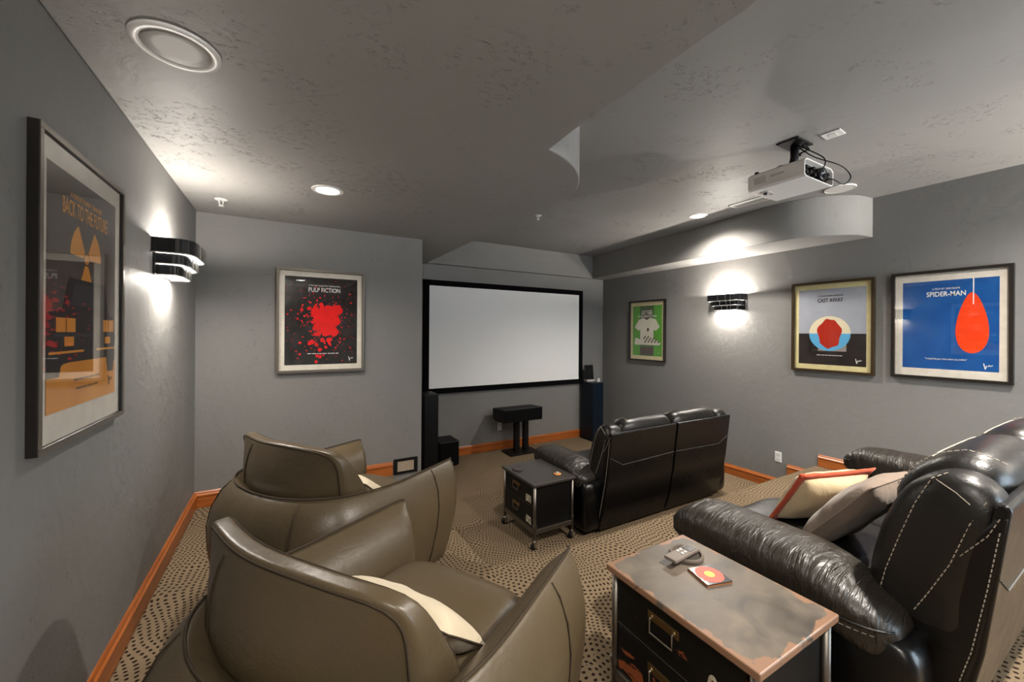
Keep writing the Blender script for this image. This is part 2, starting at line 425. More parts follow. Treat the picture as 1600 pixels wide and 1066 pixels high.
# floors: low screen-side floor, one step, and the raised platform that turns the corner along the left wall
def fillet(cx, cy, r, a0, a1, n=10): return [(cx+r*cos(a0+(a1-a0)*i/n), cy+r*sin(a0+(a1-a0)*i/n)) for i in range(n+1)]
struct(MB().box(X1-.6, XR, 1.6, Y2, ZLOW-.1, ZLOW).build('floor', 'carpet'))
def plat(ye, xe, r): return [(XL, YR), (XR, YR), (XR, ye)]+fillet(xe+r, ye+r, r, -pi/2, -pi)+[(xe, Y1), (XL, Y1)]
struct(MB().prism(plat(2.13, .95, .42), ZSTEP-.05, ZF).build('floor_platform', 'carpet', bevel=.022, seg=3))
struct(MB().prism([(XL+.3, 1.0), (XR, 1.0), (XR, 2.43)]+fillet(1.25+.2, 2.43+.2, .2, -pi/2, -pi)+[(1.243, Y1-.001), (XL+.3, Y1-.001)], ZLOW-.05, ZSTEP).build('floor_step', 'carpet', bevel=.022, seg=3))
# ceilings
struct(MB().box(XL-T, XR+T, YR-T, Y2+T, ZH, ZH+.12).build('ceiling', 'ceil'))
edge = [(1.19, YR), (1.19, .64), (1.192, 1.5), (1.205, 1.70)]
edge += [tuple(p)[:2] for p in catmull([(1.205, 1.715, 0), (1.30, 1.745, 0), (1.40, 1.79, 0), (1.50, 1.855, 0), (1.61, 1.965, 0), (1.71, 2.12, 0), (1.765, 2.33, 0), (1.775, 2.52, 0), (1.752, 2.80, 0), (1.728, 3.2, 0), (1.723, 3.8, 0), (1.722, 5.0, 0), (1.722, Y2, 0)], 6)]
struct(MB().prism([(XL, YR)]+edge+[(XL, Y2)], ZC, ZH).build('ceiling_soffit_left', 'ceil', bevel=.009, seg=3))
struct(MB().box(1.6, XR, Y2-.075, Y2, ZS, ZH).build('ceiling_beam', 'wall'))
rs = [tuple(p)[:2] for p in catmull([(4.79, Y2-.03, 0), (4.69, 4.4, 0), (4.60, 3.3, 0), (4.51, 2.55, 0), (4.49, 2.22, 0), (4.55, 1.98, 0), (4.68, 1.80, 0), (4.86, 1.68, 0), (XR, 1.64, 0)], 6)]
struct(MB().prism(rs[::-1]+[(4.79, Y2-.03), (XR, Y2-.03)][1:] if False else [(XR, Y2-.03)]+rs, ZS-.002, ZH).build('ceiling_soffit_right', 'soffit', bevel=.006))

# baseboards: profiled boards
BP = [(0, 0), (.016, 0), (.016, .085), (.021, .092), (.021, .104), (.013, .112), (.010, .122), (.004, BH), (0, BH)]
def bboard(name, p0, p1, z):
    p0 = Vector(p0); p1 = Vector(p1); d = (p1-p0).normalized(); n = Vector((d.y, -d.x))
    L = (p1-p0).length
    mb = MB().extrude(BP, 0, L, lambda q, t: (p0.x+d.x*t+n.x*q[0], p0.y+d.y*t+n.y*q[0], z+q[1]))
    return struct(mb.build(name, 'base'))
bboard('baseboard_left', (XL, YR), (XL, Y1), ZF)
bboard('baseboard_back', (XL, Y1), (.945, Y1), ZF)
bboard('trim_1', (.965, Y1), (X1, Y1), ZSTEP)
bboard('baseboard_recess', (X1, Y2), (XR, Y2), ZLOW)
bboard('baseboard_right', (XR, Y2), (XR, 2.43), ZLOW)
bboard('trim_2', (XR, 2.40), (XR, 2.13), ZSTEP)
bboard('trim_3', (XR, 2.09), (XR, YR), ZF)

# ================================================================== FRAMED POSTERS
def poly_mb(pts, y, th=.0004):    # flat sheet shape facing -y at depth y
    return MB().extrude(pts, y, y-th, lambda p, t: (p[0], t, p[1]))
def disc(cx, cz, rx, rz=None, n=28, a0=0): 
    rz = rz or rx
    return [(cx+rx*cos(2*pi*i/n+a0), cz+rz*sin(2*pi*i/n+a0)) for i in range(n)]
def poster(label, loc, rz, w, h, fmat, mmat, border, pmat, fw=.024, depth=.04):
    t = thing('framed_poster', label, 'poster', loc, rz, 'framed film posters on the walls')
    fr = MB()
    x, z = w/2, h/2
    ring = lambda a, b, y: [(-a, y, -b), (a, y, -b), (a, y, b), (-a, y, b)]
    vs = ring(x, z, 0)+ring(x, z, -depth)+ring(x-fw, z-fw, -depth)+ring(x-fw, z-fw, -.012)+ring(x-fw, z-fw, 0)
    fs = []
    for k in range(4):
        for i in range(4): fs.append((k*4+i, k*4+(i+1) % 4, k*4+4+(i+1) % 4, k*4+4+i))
    fs += [(16+i, 16+(i+1) % 4, (i+1) % 4, i) for i in range(4)]
    fr.add(vs, fs); fo = fr.build('frame', 'frame_dark' if fmat == 'frame_silver' else fmat, t, bevel=.002)  # pewter frames: shade on the unlit sides painted as a dark colour
    if fmat == 'frame_silver':
        for a0, a1, b0, b1 in ((-x, x, z-fw, z), (-x, x, -z, -z+fw), (-x, -x+fw, -z+fw, z-fw), (x-fw, x, -z+fw, z-fw)): MB().box(a0+.001, a1-.001, -depth-.002, -depth, b0+.001, b1-.001).build('front_strip', fmat, fo)
    MB().box(-x+fw, x-fw, -.014, -.002, -z+fw, z-fw).build('mat_board', mmat, t)
    bx, bt, bb = border
    pw, ph = w-2*fw-2*bx, h-2*fw-bt-bb
    cz = (bb-bt)/2
    pr = MB().box(-pw/2, pw/2, -.0150, -.0141, cz-ph/2, cz+ph/2).build('print', pmat, t)
    gl = MB().box(-x+fw, x-fw, -depth+.0075, -depth+.005, -z+fw, z-fw).build('glass_pane', 'glass', t)
    P = lambda u, v: (-pw/2+u*pw, cz-ph/2+v*ph)       # print coordinates, 0..1
    return t, pr, P, pw, ph
def sheet(parent, name, pts, mat, lay=1): return poly_mb(pts, -.0150-.0004*lay).build(name, mat, parent, fix=True)
def ptext(parent, P, txt, u, v, size, width, mat, bold=.0, name='lettering', lay=3):
    q = P(u, v); return text_obj(name, txt, mat, parent, (q[0], -.0152-.0004*lay, q[1]), size, width, bold)
def dashes(parent, P, u0, u1, v, hgt, mat, n=9, slope=0):
    mb = MB(); random.seed(int(u0*1000+v*100)); u = u0
    lens = [random.uniform(.5, 1.5) for _ in range(n)]; tot = sum(lens)*1.22
    for l in lens:
        du = (u1-u0)*l/tot; a = P(u, v); b = P(u+du, v); mb.box(a[0], b[0], -.0168, -.0162, a[1]-hgt/2, a[1]+hgt/2); u += du*1.22
    return mb.build('caption_line', mat, parent)
def signature(parent, P, u, v, s, mat):
    q = P(u, v)
    pts = [(-.5, .5), (-.3, -.5), (-.15, .1), (.05, .0), (.12, .25), (.25, .05), (.5, .2)]
    MB().tube([(q[0]+a*s, -.0164, q[1]+b*s) for a, b in pts], s*.07, 6).build('signature', mat, parent)

# --- left wall: brown and amber poster
amber = paper('amber_ink', srgb(222, 152, 62), srgb(206, 134, 48), 3); taupe_ink = paper('brown_grey_ink', srgb(92, 82, 76), srgb(80, 70, 66), 2)
slate = paper('slate_ink', srgb(58, 58, 62)); dk = paper('charcoal_ink', srgb(48, 44, 44)); brown = paper('brown_ink', srgb(120, 84, 50))
t, pr, P, pw, ph = poster('tall brown and amber poster with trefoil sign and car lamps, on the left wall', (XL, 1.998, 1.567), pi/2, .688, .972, 'frame_silver', 'mat', (.050, .068, .088), taupe_ink, .020, .026)
ptext(pr, P, 'BACK TO THE FUTURE', .50, .855, .075, pw*.66, amber, .0006)
ptext(pr, P, 'A FILM BY ROBERT ZEMECKIS', .50, .915, .024, pw*.46, amber)
c = P(.5, .66); r0, r1 = .016, .125
for a in (0, 120, 240):
    a0 = R(90-30+60+a-60+0); pts = []
    cen = R(-90+a)
    pts = [(c[0]+r0*1.7*cos(cen-.5), c[1]+r0*1.7*sin(cen-.5))]+[(c[0]+r1*cos(cen-.5+i*.125), c[1]+r1*sin(cen-.5+i*.125)) for i in range(9)]+[(c[0]+r0*1.7*cos(cen+.5), c[1]+r0*1.7*sin(cen+.5))]
    sheet(pr, 'trefoil_blade', pts, amber, 1)
sheet(pr, 'trefoil_hub', disc(c[0], c[1], .019), amber, 2)
sheet(pr, 'amber_ground', [P(0, 0), P(1, 0), P(1, .17), P(.72, .215), P(.4, .205), P(.2, .19), P(0, .15)], amber, 1)
sheet(pr, 'car_body', [P(0, .14), P(.14, .14), P(.17, .195), P(.83, .195), P(.86, .12), P(.96, .12), P(1, .3), P(.96, .40), P(.86, .42), P(.80, .56), P(.26, .56), P(.18, .42), P(0, .40)], dk, 2)
sheet(pr, 'windscreen', [P(.27, .44), P(.79, .44), P(.74, .54), P(.32, .54)], slate, 3)
for u0, u1, v0, v1 in ((.10, .215, .325, .385), (.225, .34, .325, .385), (.77, .86, .325, .385), (.87, .96, .325, .385), (.20, .32, .265, .305), (.80, .90, .265, .30)):
    sheet(pr, 'car_lamp', [P(u0, v0), P(u1, v0), P(u1, v1), P(u0, v1)], amber, 4)
for u0, u1 in ((.02, .46), (.66, .99)):
    sheet(pr, 'bumper_stripe', [P(u0, .235), P(u1, .235), P(u1, .245), P(u0, .245)], amber, 4)
sheet(pr, 'grille_bar', [P(.08, .305), P(.92, .305), P(.92, .318), P(.08, .318)], slate, 3)
dashes(pr, P, .33, .72, .115, .007, brown, 7); dashes(pr, P, .36, .70, .075, .007, brown, 6); signature(pr, P, .90, .075, .035, brown)

# --- back wall: red splatter poster
blk = paper('mottled_black_ink', srgb(20, 20, 22), srgb(44, 42, 44), 9); red = paper('bright_red_ink', srgb(226, 22, 24), srgb(205, 16, 18), 6); wht = paper('white_ink', srgb(232, 230, 226))
dred = paper('dark_red_ink', srgb(130, 20, 20))
t, pr, P, pw, ph = poster('black poster with red paint splatter, on the back wall beside the screen', (.293, Y1, 1.543), 0, .735, .942, 'frame_silver', 'mat', (.042, .048, .048), blk, .022)
random.seed(11); mb = MB(); mb2 = MB()
def blot(mb, u, v, r):
    q = P(u, v); n = 9 if r > .008 else 6; a0 = random.random()*6
    pts = [(q[0]+r*(1+random.uniform(-.22, .22))*cos(2*pi*i/n+a0), q[1]+r*(1+random.uniform(-.22, .22))*sin(2*pi*i/n+a0)) for i in range(n)]
    y = -.0154-random.random()*.0006
    mb.extrude(pts, y, y-.0003, lambda p, t: (p[0], t, p[1]))
for i in range(46): blot(mb, random.gauss(.55, .075), random.gauss(.55, .085), random.uniform(.02, .05))
for i in range(60): blot(mb, random.gauss(.50, .12), random.gauss(.48, .13), random.uniform(.010, .024))
for i in range(240): 
    u, v = random.gauss(.5, .20), random.gauss(.52, .20)
    if .03 < u < .97 and .03 < v < .97: blot(mb, u, v, random.uniform(.003, .009))
for u, v, r in ((.42, .23, .018), (.33, .24, .016), (.47, .17, .018), (.55, .2, .014), (.43, .1, .017), (.42, .03, .014), (.2, .25, .012), (.2, .12, .01), (.6, .24, .013), (.5, .28, .02)): blot(mb, u, v, r)
o = mb.build('splatter', red, pr, fix=False); o['kind'] = 'stuff'
for i in range(170):
    u, v = random.uniform(.03, .97), random.uniform(.12, .97)
    blot(mb2, u, v, random.uniform(.0025, .006))
o = mb2.build('fine_spray', dred, pr, fix=False); o['kind'] = 'stuff'
ptext(pr, P, 'PULP FICTION', .53, .855, .055, pw*.44, wht, .0007, lay=4)
ptext(pr, P, 'A FILM BY QUENTIN TARANTINO', .53, .905, .02, pw*.44, wht, lay=4)
dashes(pr, P, .30, .74, .125, .006, wht, 8); signature(pr, P, .91, .06, .04, wht)

# --- right wall: green poster (far), grey/black poster with ball, blue poster
green = paper('green_ink', srgb(84, 168, 20), srgb(74, 152, 16), 3); dgreen = paper('dark_green_ink', srgb(52, 96, 24)); tee = paper('pale_ink', srgb(224, 220, 200)); bro = paper('dark_brown_ink', srgb(66, 44, 24))
t, pr, P, pw, ph = poster('narrow-looking green poster with white shirt, on the right wall near the screen', (XR, 4.475, 1.492), -pi/2, .735, .985, 'frame_dark', 'mat_cream', (.045, .06, .06), green, .026)
sheet(pr, 'dark_band', [P(.26, .0), P(.74, .0), P(.74, 1.), P(.26, 1.)], dgreen, 1)
sheet(pr, 'brown_legs', [P(.30, .02), P(.70, .02), P(.74, .17), P(.26, .17)], bro, 2)
sheet(pr, 'neck', [P(.36, .72), P(.64, .72), P(.60, .92), P(.40, .92)], bro, 2)
sheet(pr, 'shirt', [P(.27, .30), P(.73, .30), P(.73, .52), P(.80, .50), P(.93, .57), P(.80, .72), P(.62, .76), P(.5, .71), P(.38, .76), P(.22, .72), P(.07, .57), P(.20, .50), P(.27, .52)], tee, 3)
sheet(pr, 'shoe_sole', [P(.08, .215), P(.92, .215), P(.97, .255), P(.06, .255)], tee, 4)
sheet(pr, 'shoe', [P(.07, .255), P(.95, .255), P(.86, .31), P(.60, .36), P(.48, .40), P(.30, .32), P(.10, .36)], tee, 4)
mb = MB()
for i in range(9):
    for j in range(4):
        if (i+j) % 2 == 0:
            u, v = .42+i*.055-j*.02, .262+j*.034
            if v < .42-(u-.42)*.28: a = P(u, v); b = P(u+.05, v+.03); mb.box(a[0], b[0], -.0174, -.0170, a[1], b[1])
mb.build('checks', bro, pr)
sheet(pr, 'shirt_spot', disc(*P(.54, .52), .022, .03), bro, 5)
for nm, v, sz, wd, txt in (('lettering', .895, .02, .36, 'A FILM BY AMY HECKERLING'), ('lettering', .845, .06, .38, 'FAST TIMES'), ('lettering', .785, .045, .66, 'AT RIDGEMONT HIGH')):
    ptext(pr, P, txt, .5, v, sz, pw*wd, tee, .001, lay=5)
signature(pr, P, .9, .06, .03, tee)

lil = paper('grey_lilac_ink', srgb(172, 176, 186)); cblk = paper('brown_black_ink', srgb(34, 28, 26), srgb(46, 40, 38), 7); crm = paper('cream_ink', srgb(236, 224, 190)); sky = paper('sky_blue_ink', srgb(96, 176, 220)); rst = paper('rust_red_ink', srgb(182, 44, 22))
dkt = paper('ink_black', srgb(34, 30, 32)); gry = paper('warm_grey_ink', srgb(150, 140, 134))
t, pr, P, pw, ph = poster('grey and black poster with pale ball and red patch, next to the blue poster', (XR, 1.983, 1.534), -pi/2, .74, .985, 'frame_gold', 'mat_cream', (.042, .055, .055), lil, .026)
sheet(pr, 'black_lower_half', [P(0, 0), P(1, 0), P(1, .41), P(0, .41)], cblk, 1)
sheet(pr, 'base_block', [P(.31, .18), P(.73, .18), P(.73, .30), P(.31, .30)], gry, 2)
c = P(.48, .41); rr = pw*.31
pts = disc(c[0], c[1], rr, rr, 40)
sheet(pr, 'ball_upper', [p for p in pts if p[1] >= c[1]-1e-6], crm, 3); sheet(pr, 'ball_lower', pts[20:]+pts[:1], sky, 3)
random.seed(3)
sheet(pr, 'red_patch', [(c[0]+rr*.60*(1+.10*sin(5*a))*cos(a)*.95, c[1]+rr*.84*(1+.05*sin(7*a+1))*sin(a)) for a in [2*pi*i/36 for i in range(36)]], rst, 4)
ptext(pr, P, 'CAST AWAY', .49, .845, .06, pw*.38, dkt, .0006, lay=4); ptext(pr, P, 'A FILM BY ROBERT ZEMECKIS', .49, .905, .02, pw*.38, dkt, lay=4)
dashes(pr, P, .29, .68, .125, .006, wht, 8); signature(pr, P, .90, .065, .05, wht)

blue = paper('cobalt_ink', srgb(12, 74, 142), srgb(24, 86, 152), 8); ora = paper('orange_red_ink', srgb(238, 66, 20))
t, pr, P, pw, ph = poster('blue poster with orange shape on a white line, nearest on the right wall', (XR, 1.118, 1.543), -pi/2, .742, .985, 'frame_dark', 'mat', (.052, .07, .07), blue, .026)
ptext(pr, P, 'SPIDER-MAN', .48, .845, .06, pw*.41, wht, .001, lay=5); ptext(pr, P, 'A FILM BY SAM RAIMI', .48, .905, .024, pw*.29, wht, lay=5)
ptext(pr, P, '"I missed the part where that\'s my problem"', .48, .115, .022, pw*.44, wht, lay=5)
sheet(pr, 'white_line', [P(.752, .72), P(.764, .72), P(.764, 1.), P(.752, 1.)], wht, 3)
a = P(.745, .52)
sheet(pr, 'orange_shape', [(a[0]+pw*.155*cos(q)*(1-.35*sin(q)), a[1]+ph*.33*sin(q)) for q in [2*pi*i/40 for i in range(40)]], ora, 2)
signature(pr, P, .90, .055, .05, wht)

# ================================================================== WALL SCONCES
def make_sconce():
    t = thing('wall_sconce', 'sconce', 'wall lamp', (0, 0, 0))
    MB().box(-.21, .21, -.012, 0, -.10, .095).build('back_plate', 'gloss_black', t, bevel=.003)
    def D(w, d, n=22, sq=.42):
        pts = [(-w/2, 0)]
        for i in range(n+1):
            a = pi-pi*i/n; pts.append((w/2*(abs(cos(a))**sq)*(1 if cos(a) >= 0 else -1), -d*.55-d*.45*sin(a)**.8))
        pts.append((w/2, 0)); return pts
    for k, (w, d, z0, z1) in enumerate(((.47, .185, .018, .10), (.40, .150, -.042, .018), (.335, .118, -.10, -.042))):
        a = D(w, d); b = D(w-.012, d-.006); n = len(a)
        vs = [(p[0], p[1], z0) for p in a]+[(p[0], p[1], z1) for p in a]+[(p[0], p[1], z1) for p in b]+[(p[0], p[1], z0) for p in b]
        fs = []
        for i in range(n-1):
            for r_ in range(4): q = (r_+1) % 4; fs.append((r_*n+i, r_*n+i+1, q*n+i+1, q*n+i))
        fs += [(0, n, 2*n, 3*n), (n-1, 4*n-1, 3*n-1, 2*n-1)]
        bd = MB().add(vs, fs).build('metal_band', 'gloss_black', t)
        MB().tube([(p[0], p[1], z0) for p in a], .0032, 6).build('edge_strip', 'chrome', bd)
        for i, u in enumerate((-.03, .035, .075)):
            u2 = u*w/.47*1.6; yy = min(a, key=lambda p: abs(p[0]-u2)+(0 if p[1] < -d*.5 else 9))[1]
            MB().box(u2-.0035, u2+.0035, yy-.004, yy, z0, z1).build('chrome_bar', 'chrome', bd)
        MB().prism([(p[0]*.985, p[1]*.985) for p in a][::-1], z0+.002, z0+.006).build('diffuser', 'diff', t)
    lamp('uplight', 'POINT', (0, -.09, .075), SCONCE_UP, parent=t, shadow_soft_size=.03)
    l = lamp('downlight', 'AREA', (0, -.055, -.101), SCONCE_DOWN, parent=t, shape='RECTANGLE', size=.28, size_y=.08)
    return t
sc = make_sconce(); GS = 'tiered black sconces on the side walls'
for i, (x, y, rz, lab) in enumerate(((XL, 3.08, pi/2, 'tiered black half-round wall sconce on the left wall beside the brown poster'),
        (XR, 3.11, -pi/2, 'tiered black half-round wall sconce on the right wall between green and grey posters'),
        (XR, -1.25, -pi/2, 'tiered black wall sconce on the right wall at the rear of the room'),
        (XL, -1.25, pi/2, 'added tiered black wall sconce, unseen, on the left wall at the rear of the room'))):  # left rear sconce is added to brighten the ceiling near the camera
    o = sc if i == 0 else copy_tree(sc)
    for l in o.children:
        if l.type == 'LIGHT' and l.data.type == 'POINT':
            l.data = l.data.copy(); l.data.energy = SCONCE_UP*(.34, 1.0, 6.5, 2.2)[i]
    o.location = (x, y, 1.862); o.rotation_euler = (0, 0, rz); tag(o, lab, 'wall lamp', GS)

# ================================================================== CEILING FITTINGS
def downlight(loc, label, k=1.):
    t = thing('recessed_downlight', label, 'ceiling lamp', loc, 0, 'recessed ceiling downlights')
    MB().lathe([(.072, -.001), (.075, -.006), (.098, -.005), (.102, 0), (.102, .0)], n=40).build('trim_ring', 'white', t, smooth=False)
    MB().lathe([(0, -.0065), (.05, -.0065), (.072, -.003), (.072, -.001)], n=36).build('lens', 'lit', t, smooth=True)
    l = lamp('beam', 'SPOT', (0, 0, -.012), CAN_W*k, parent=t, spot_size=R(150), spot_blend=.9, shadow_soft_size=.06)
    return t
downlight((.244, 2.986, ZC), 'glowing round downlight in the low ceiling above the splatter poster', .68)
downlight((4.16, 2.92, ZH), 'glowing round downlight in the high ceiling beside the right soffit', 1.8)
downlight((.244, -.45, ZC), 'round downlight in the low ceiling above the near armchair')
downlight((4.0, .2, ZH), 'round downlight in the high ceiling above the near sofa', 1.8)
downlight((2.4, -.1, ZH), 'added round downlight, unseen, in the high ceiling at the rear of the room', 3.6)  # unseen fitting added to light the screen and its recess

t = thing('ceiling_speaker', 'round white ceiling speaker with grey dome grille above the brown poster', 'speaker', (-.330, 1.750, ZC))
MB().lathe([(.095, -.002), (.098, -.007), (.112, -.008), (.124, -.006), (.126, 0)], n=48).build('rim', 'white', t, smooth=True)
MB().lathe([(0, -.003), (.06, -.003), (.098, -.005), (.098, -.002)], n=48).build('grille', 'grille', t, smooth=True)
t = thing('ceiling_speaker', 'plain round pale ceiling speaker under the right end of the projector', 'speaker', (4.54, 1.725, ZH))
t.location = (4.50, 1.69, ZH); t.scale = (.86, .86, 1)
MB().lathe([(.125, -.002), (.128, -.010), (.136, -.010), (.142, 0)], n=40).build('rim', 'white', t, smooth=True)
MB().lathe([(0, -.008), (.125, -.008), (.125, -.002)], n=40).build('grille', 'offwhite', t)
def sprinkler(loc, label):
    t = thing('fire_sprinkler', label, 'sprinkler', loc, .4, 'ceiling fire sprinklers')
    MB().lathe([(0, -.004), (.030, -.008), (.040, -.004), (.041, 0)], n=24).build('escutcheon', 'white', t, smooth=True)
    MB().tube([(-.012, 0, -.006), (-.013, 0, -.03), (-.004, 0, -.045)], .0035, 8).build('frame_arm', 'white', t)
    MB().tube([(.012, 0, -.006), (.013, 0, -.03), (.004, 0, -.045)], .0035, 8).build('frame_arm', 'white', t)
    MB().lathe([(0, -.045), (.018, -.046), (.018, -.050), (0, -.051)], n=18).build('deflector', 'white', t)
sprinkler((-.42, 3.60, ZC), 'small white fire sprinkler in the low ceiling by the left corner')
sprinkler((2.56, 3.87, ZH), 'small white fire sprinkler in the high ceiling in front of the screen')
t = thing('ceiling_vent', 'slim white rectangular ceiling air vent behind the projector', 'vent', (4.17, 2.33, ZH), R(0))
mb = MB().box(-.075, .075, -.19, -.175, -.008, 0).box(-.075, .075, .175, .19, -.008, 0).box(-.075, -.058, -.19, .19, -.008, 0).box(.058, .075, -.19, .19, -.008, 0); mb.build('frame', 'white', t)
for k in range(6): MB().box(-.052+k*.0185, -.042+k*.0185, -.176, .176, -.006, -.001).build('slat', 'grille', t)
t = thing('ceiling_socket', 'square white socket plate on the ceiling beside the projector mount', 'socket', (3.235, 1.255, ZH), R(4))
MB().box(-.055, .055, -.055, .055, -.008, 0).build('plate', 'white', t, bevel=.003)
MB().box(-.03, .03, -.022, .022, -.011, -.007).build('socket_face', 'offwhite', t, bevel=.002)

# ================================================================== PROJECTOR
t = thing('projector_mount', 'black ceiling bracket holding the white projector', 'bracket', (3.17, 1.46, ZH))
MB().box(-.11, .11, -.07, .07, -.012, 0).build('ceiling_plate', 'black', t, bevel=.003)
MB().tube([(0, 0, -.01), (0, 0, -.10), (.0, .015, -.165)], .026, 16).build('pole', 'black', t, smooth=True)
for a in (-1, 1): MB().tube([(0, 0, -.15), (a*.09, .05, -.165), (a*.12, .07, -.185)], .008, 8).build('arm', 'black', t)
MB().tube([(.05, -.03, -.01), (.09, -.05, -.04), (.03, -.02, -.08)], .012, 8).build('clamp', 'black', t)
t = thing('projector', 'white box projector hanging from the high ceiling', 'projector', (3.17, 1.49, 2.5), R(0))
pw2, pd = .205, .185
def pfn(v, q):
    k = 1-.10*sstep(-.2, -1, q[2])*0; return Vector((v.x, v.y, v.z))
# case: open at the near (cable) end
ow, oh = .205, .125
case = MB()
outer = [(-ow, 0), (ow, 0), (ow, oh-.02), (ow-.03, oh), (-ow+.03, oh), (-ow, oh-.02)]
outer = [(-ow, .012), (-ow+.02, 0), (ow-.02, 0), (ow, .012), (ow, oh-.02), (ow-.03, oh), (-ow+.03, oh), (-ow, oh-.02)]
inner = [(x*.955, .008+(z)*.87) for x, z in outer]; n = len(outer)
vs = [(x, -pd, z) for x, z in outer]+[(x, pd, z) for x, z in outer]+[(x, -pd, z) for x, z in inner]+[(x, -pd+.05, z) for x, z in inner]
fs = [(i, (i+1) % n, n+(i+1) % n, n+i) for i in range(n)]+[tuple(range(n, 2*n))]+[(i, 2*n+i, 2*n+(i+1) % n, (i+1) % n) for i in range(n)]+[(2*n+i, 3*n+i, 3*n+(i+1) % n, 2*n+(i+1) % n) for i in range(n)]+[tuple(range(4*n-1, 3*n-1, -1))]
case.add(vs, fs).build('case', 'white', t, bevel=.004)
MB().box(-.185, .185, -pd+.035, -pd+.052, .018, .105).build('connector_panel', 'black', t)
MB().lathe([(.0, -.010), (.022, -.010), (.026, -.028), (.044, -.032), (.050, -.02), (.050, 0)], (.06, -pd+.03, .062), 28, 'y').build('fan_ring', 'gloss_black', t, smooth=True)
for x, z in ((-.15, .04), (-.15, .075), (-.10, .05), (-.06, .08), (-.04, .04), (.14, .05), (.15, .08)):
    MB().box(x-.014, x+.014, -pd+.005, -pd+.036, z-.009, z+.009).build('plug', 'black', t, bevel=.002)
for k in range(7): MB().box(-ow-.002, -ow+.001, .06+k*.012, .066+k*.012, .035, .085).build('vent_slot', 'grille', t)
MB().box(-ow-.0015, -ow+.001, -.06, .03, .06, .075).build('side_panel_mark', 'grille', t)
MB().box(-.12, -.06, .09, .15, -.004, .001).build('foot_recess', 'grille', t); MB().cyl((-.09, .12, -.002), (-.09, .12, -.018), .012).build('foot', 'black', t)
MB().box(-.03, .0, .1, .13, -.003, .001).build('latch', 'grille', t)
MB().lathe([(0, 0), (.045, 0), (.05, .012), (.05, .03), (.04, .034), (0, .03)], (.09, pd, .065), 28, 'y').build('lens', 'gloss_black', t, smooth=True)
MB().cyl((-.17, .14, oh), (-.17, .14, oh+.012), .014).build('adjust_knob', 'black', t)
PJ = t
def cable(name, label, pts, r=.004):
    o = MB().tube(catmull([Vector(p)-PJ.location for p in pts], 8), r, 8).build(name, 'black', PJ, smooth=True); return tag(o, label)
cable('cable', 'black cable looping outside the right side of the projector', [(3.20, 1.45, 2.80), (3.22, 1.36, 2.70), (3.30, 1.27, 2.64), (3.42, 1.26, 2.63), (3.47, 1.24, 2.57), (3.42, 1.26, 2.515), (3.33, 1.29, 2.54), (3.31, 1.32, 2.55)])
cable('cable', 'black cable running straight from ceiling bracket down to projector sockets', [(3.16, 1.44, 2.80), (3.15, 1.36, 2.73), (3.17, 1.28, 2.65), (3.15, 1.275, 2.58), (3.13, 1.32, 2.55)])

# ================================================================== SCREEN WALL
t = thing('projection_screen', 'wide pale projection screen in a black velvet border on the recess wall', 'screen', (3.14, Y2, 1.375))
sw, sh, sb = 1.445, .822, .080
MB().box(-sw+.02, sw-.02, -.035, -.03, -sh+.02, sh-.02).build('fabric', 'screen', t)
for nm, bx in (('border', (-sw, sw, -.05, -.002, sh-sb, sh)), ('border', (-sw, sw, -.05, -.002, -sh, -sh+sb)), ('border', (-sw, -sw+sb, -.05, -.002, -sh+sb, sh-sb)), ('border', (sw-sb, sw, -.05, -.002, -sh+sb, sh-sb))):
    MB().box(*bx).build(nm, 'velvet', t, bevel=.004)
t = thing('speaker_stand', 'black two-legged stand carrying the centre speaker below the screen', 'stand', (3.16, 5.24, ZLOW))
MB().box(-.25, .25, -.16, .15, 0, .022).build('base_plate', 'black', t, bevel=.004)
for x in (-.10, .06): MB().box(x, x+.075, -.03, .045, .022, .50).build('leg', 'black', t, bevel=.003)
MB().box(-.14, .16, -.11, .11, .50, .515).build('top_plate', 'black', t, bevel=.003)
t = thing('center_speaker', 'wide black center speaker on the stand below the screen', 'speaker', (3.10, 5.22, ZLOW+.5151))
MB().extrude([(-.17, 0), (.12, 0), (.17, .03), (.17, .175), (-.17, .195)], -.345, .345, lambda p, t_: (t_, p[0], p[1]+.0)).build('cabinet', 'black', t, bevel=.008)
MB().box(-.33, .33, -.178, -.168, .015, .18).build('grille', 'blackcloth', t, bevel=.006)
for s in (-1, 1): MB().cyl((s*.3, -.1, -.012), (s*.3, -.1, .001), .012).build('foot', 'chrome', t)
t = thing('subwoofer', 'squat black cube subwoofer on the floor left of the screen', 'speaker', (1.945, 5.27, ZLOW), 0)
MB().box(-.13, .15, -.16, .18, .015, .345).build('cabinet', 'black', t, bevel=.008)
MB().box(-.12, .14, -.168, -.158, .03, .33).build('grille', 'blackcloth', t, bevel=.004)
MB().box(.03, .07, -.171, -.167, .05, .06).build('badge', 'chrome', t)
for x in (-.1, .12):
    for y in (-.13, .15): MB().cyl((x, y, 0), (x, y, .018), .015).build('foot', 'black', t)
def tower(label, loc, w, d, h, m):
    t = thing('tower_speaker', label, 'speaker', loc, 0, 'floor-standing speakers either side of the screen')
    MB().box(-w/2, w/2, -d/2, d/2, .02, h).build('cabinet', m, t, bevel=.006)
    MB().box(-w/2-.015, w/2+.015, -d/2-.01, d/2+.01, 0, .02).build('plinth', 'black', t, bevel=.003)
    MB().box(-w/2+.008, w/2-.008, -d/2-.012, -d/2-.001, .08, h-.015).build('grille', m, t, bevel=.004)
tower('tall black tower speaker half hidden by the back wall edge', (1.655, 5.15, ZLOW), .2, .3, 1.03, 'black')
tower('tall blue-black tower speaker to the right of the screen', (4.66, 5.30, ZLOW), .24, .30, .995, 'navy')
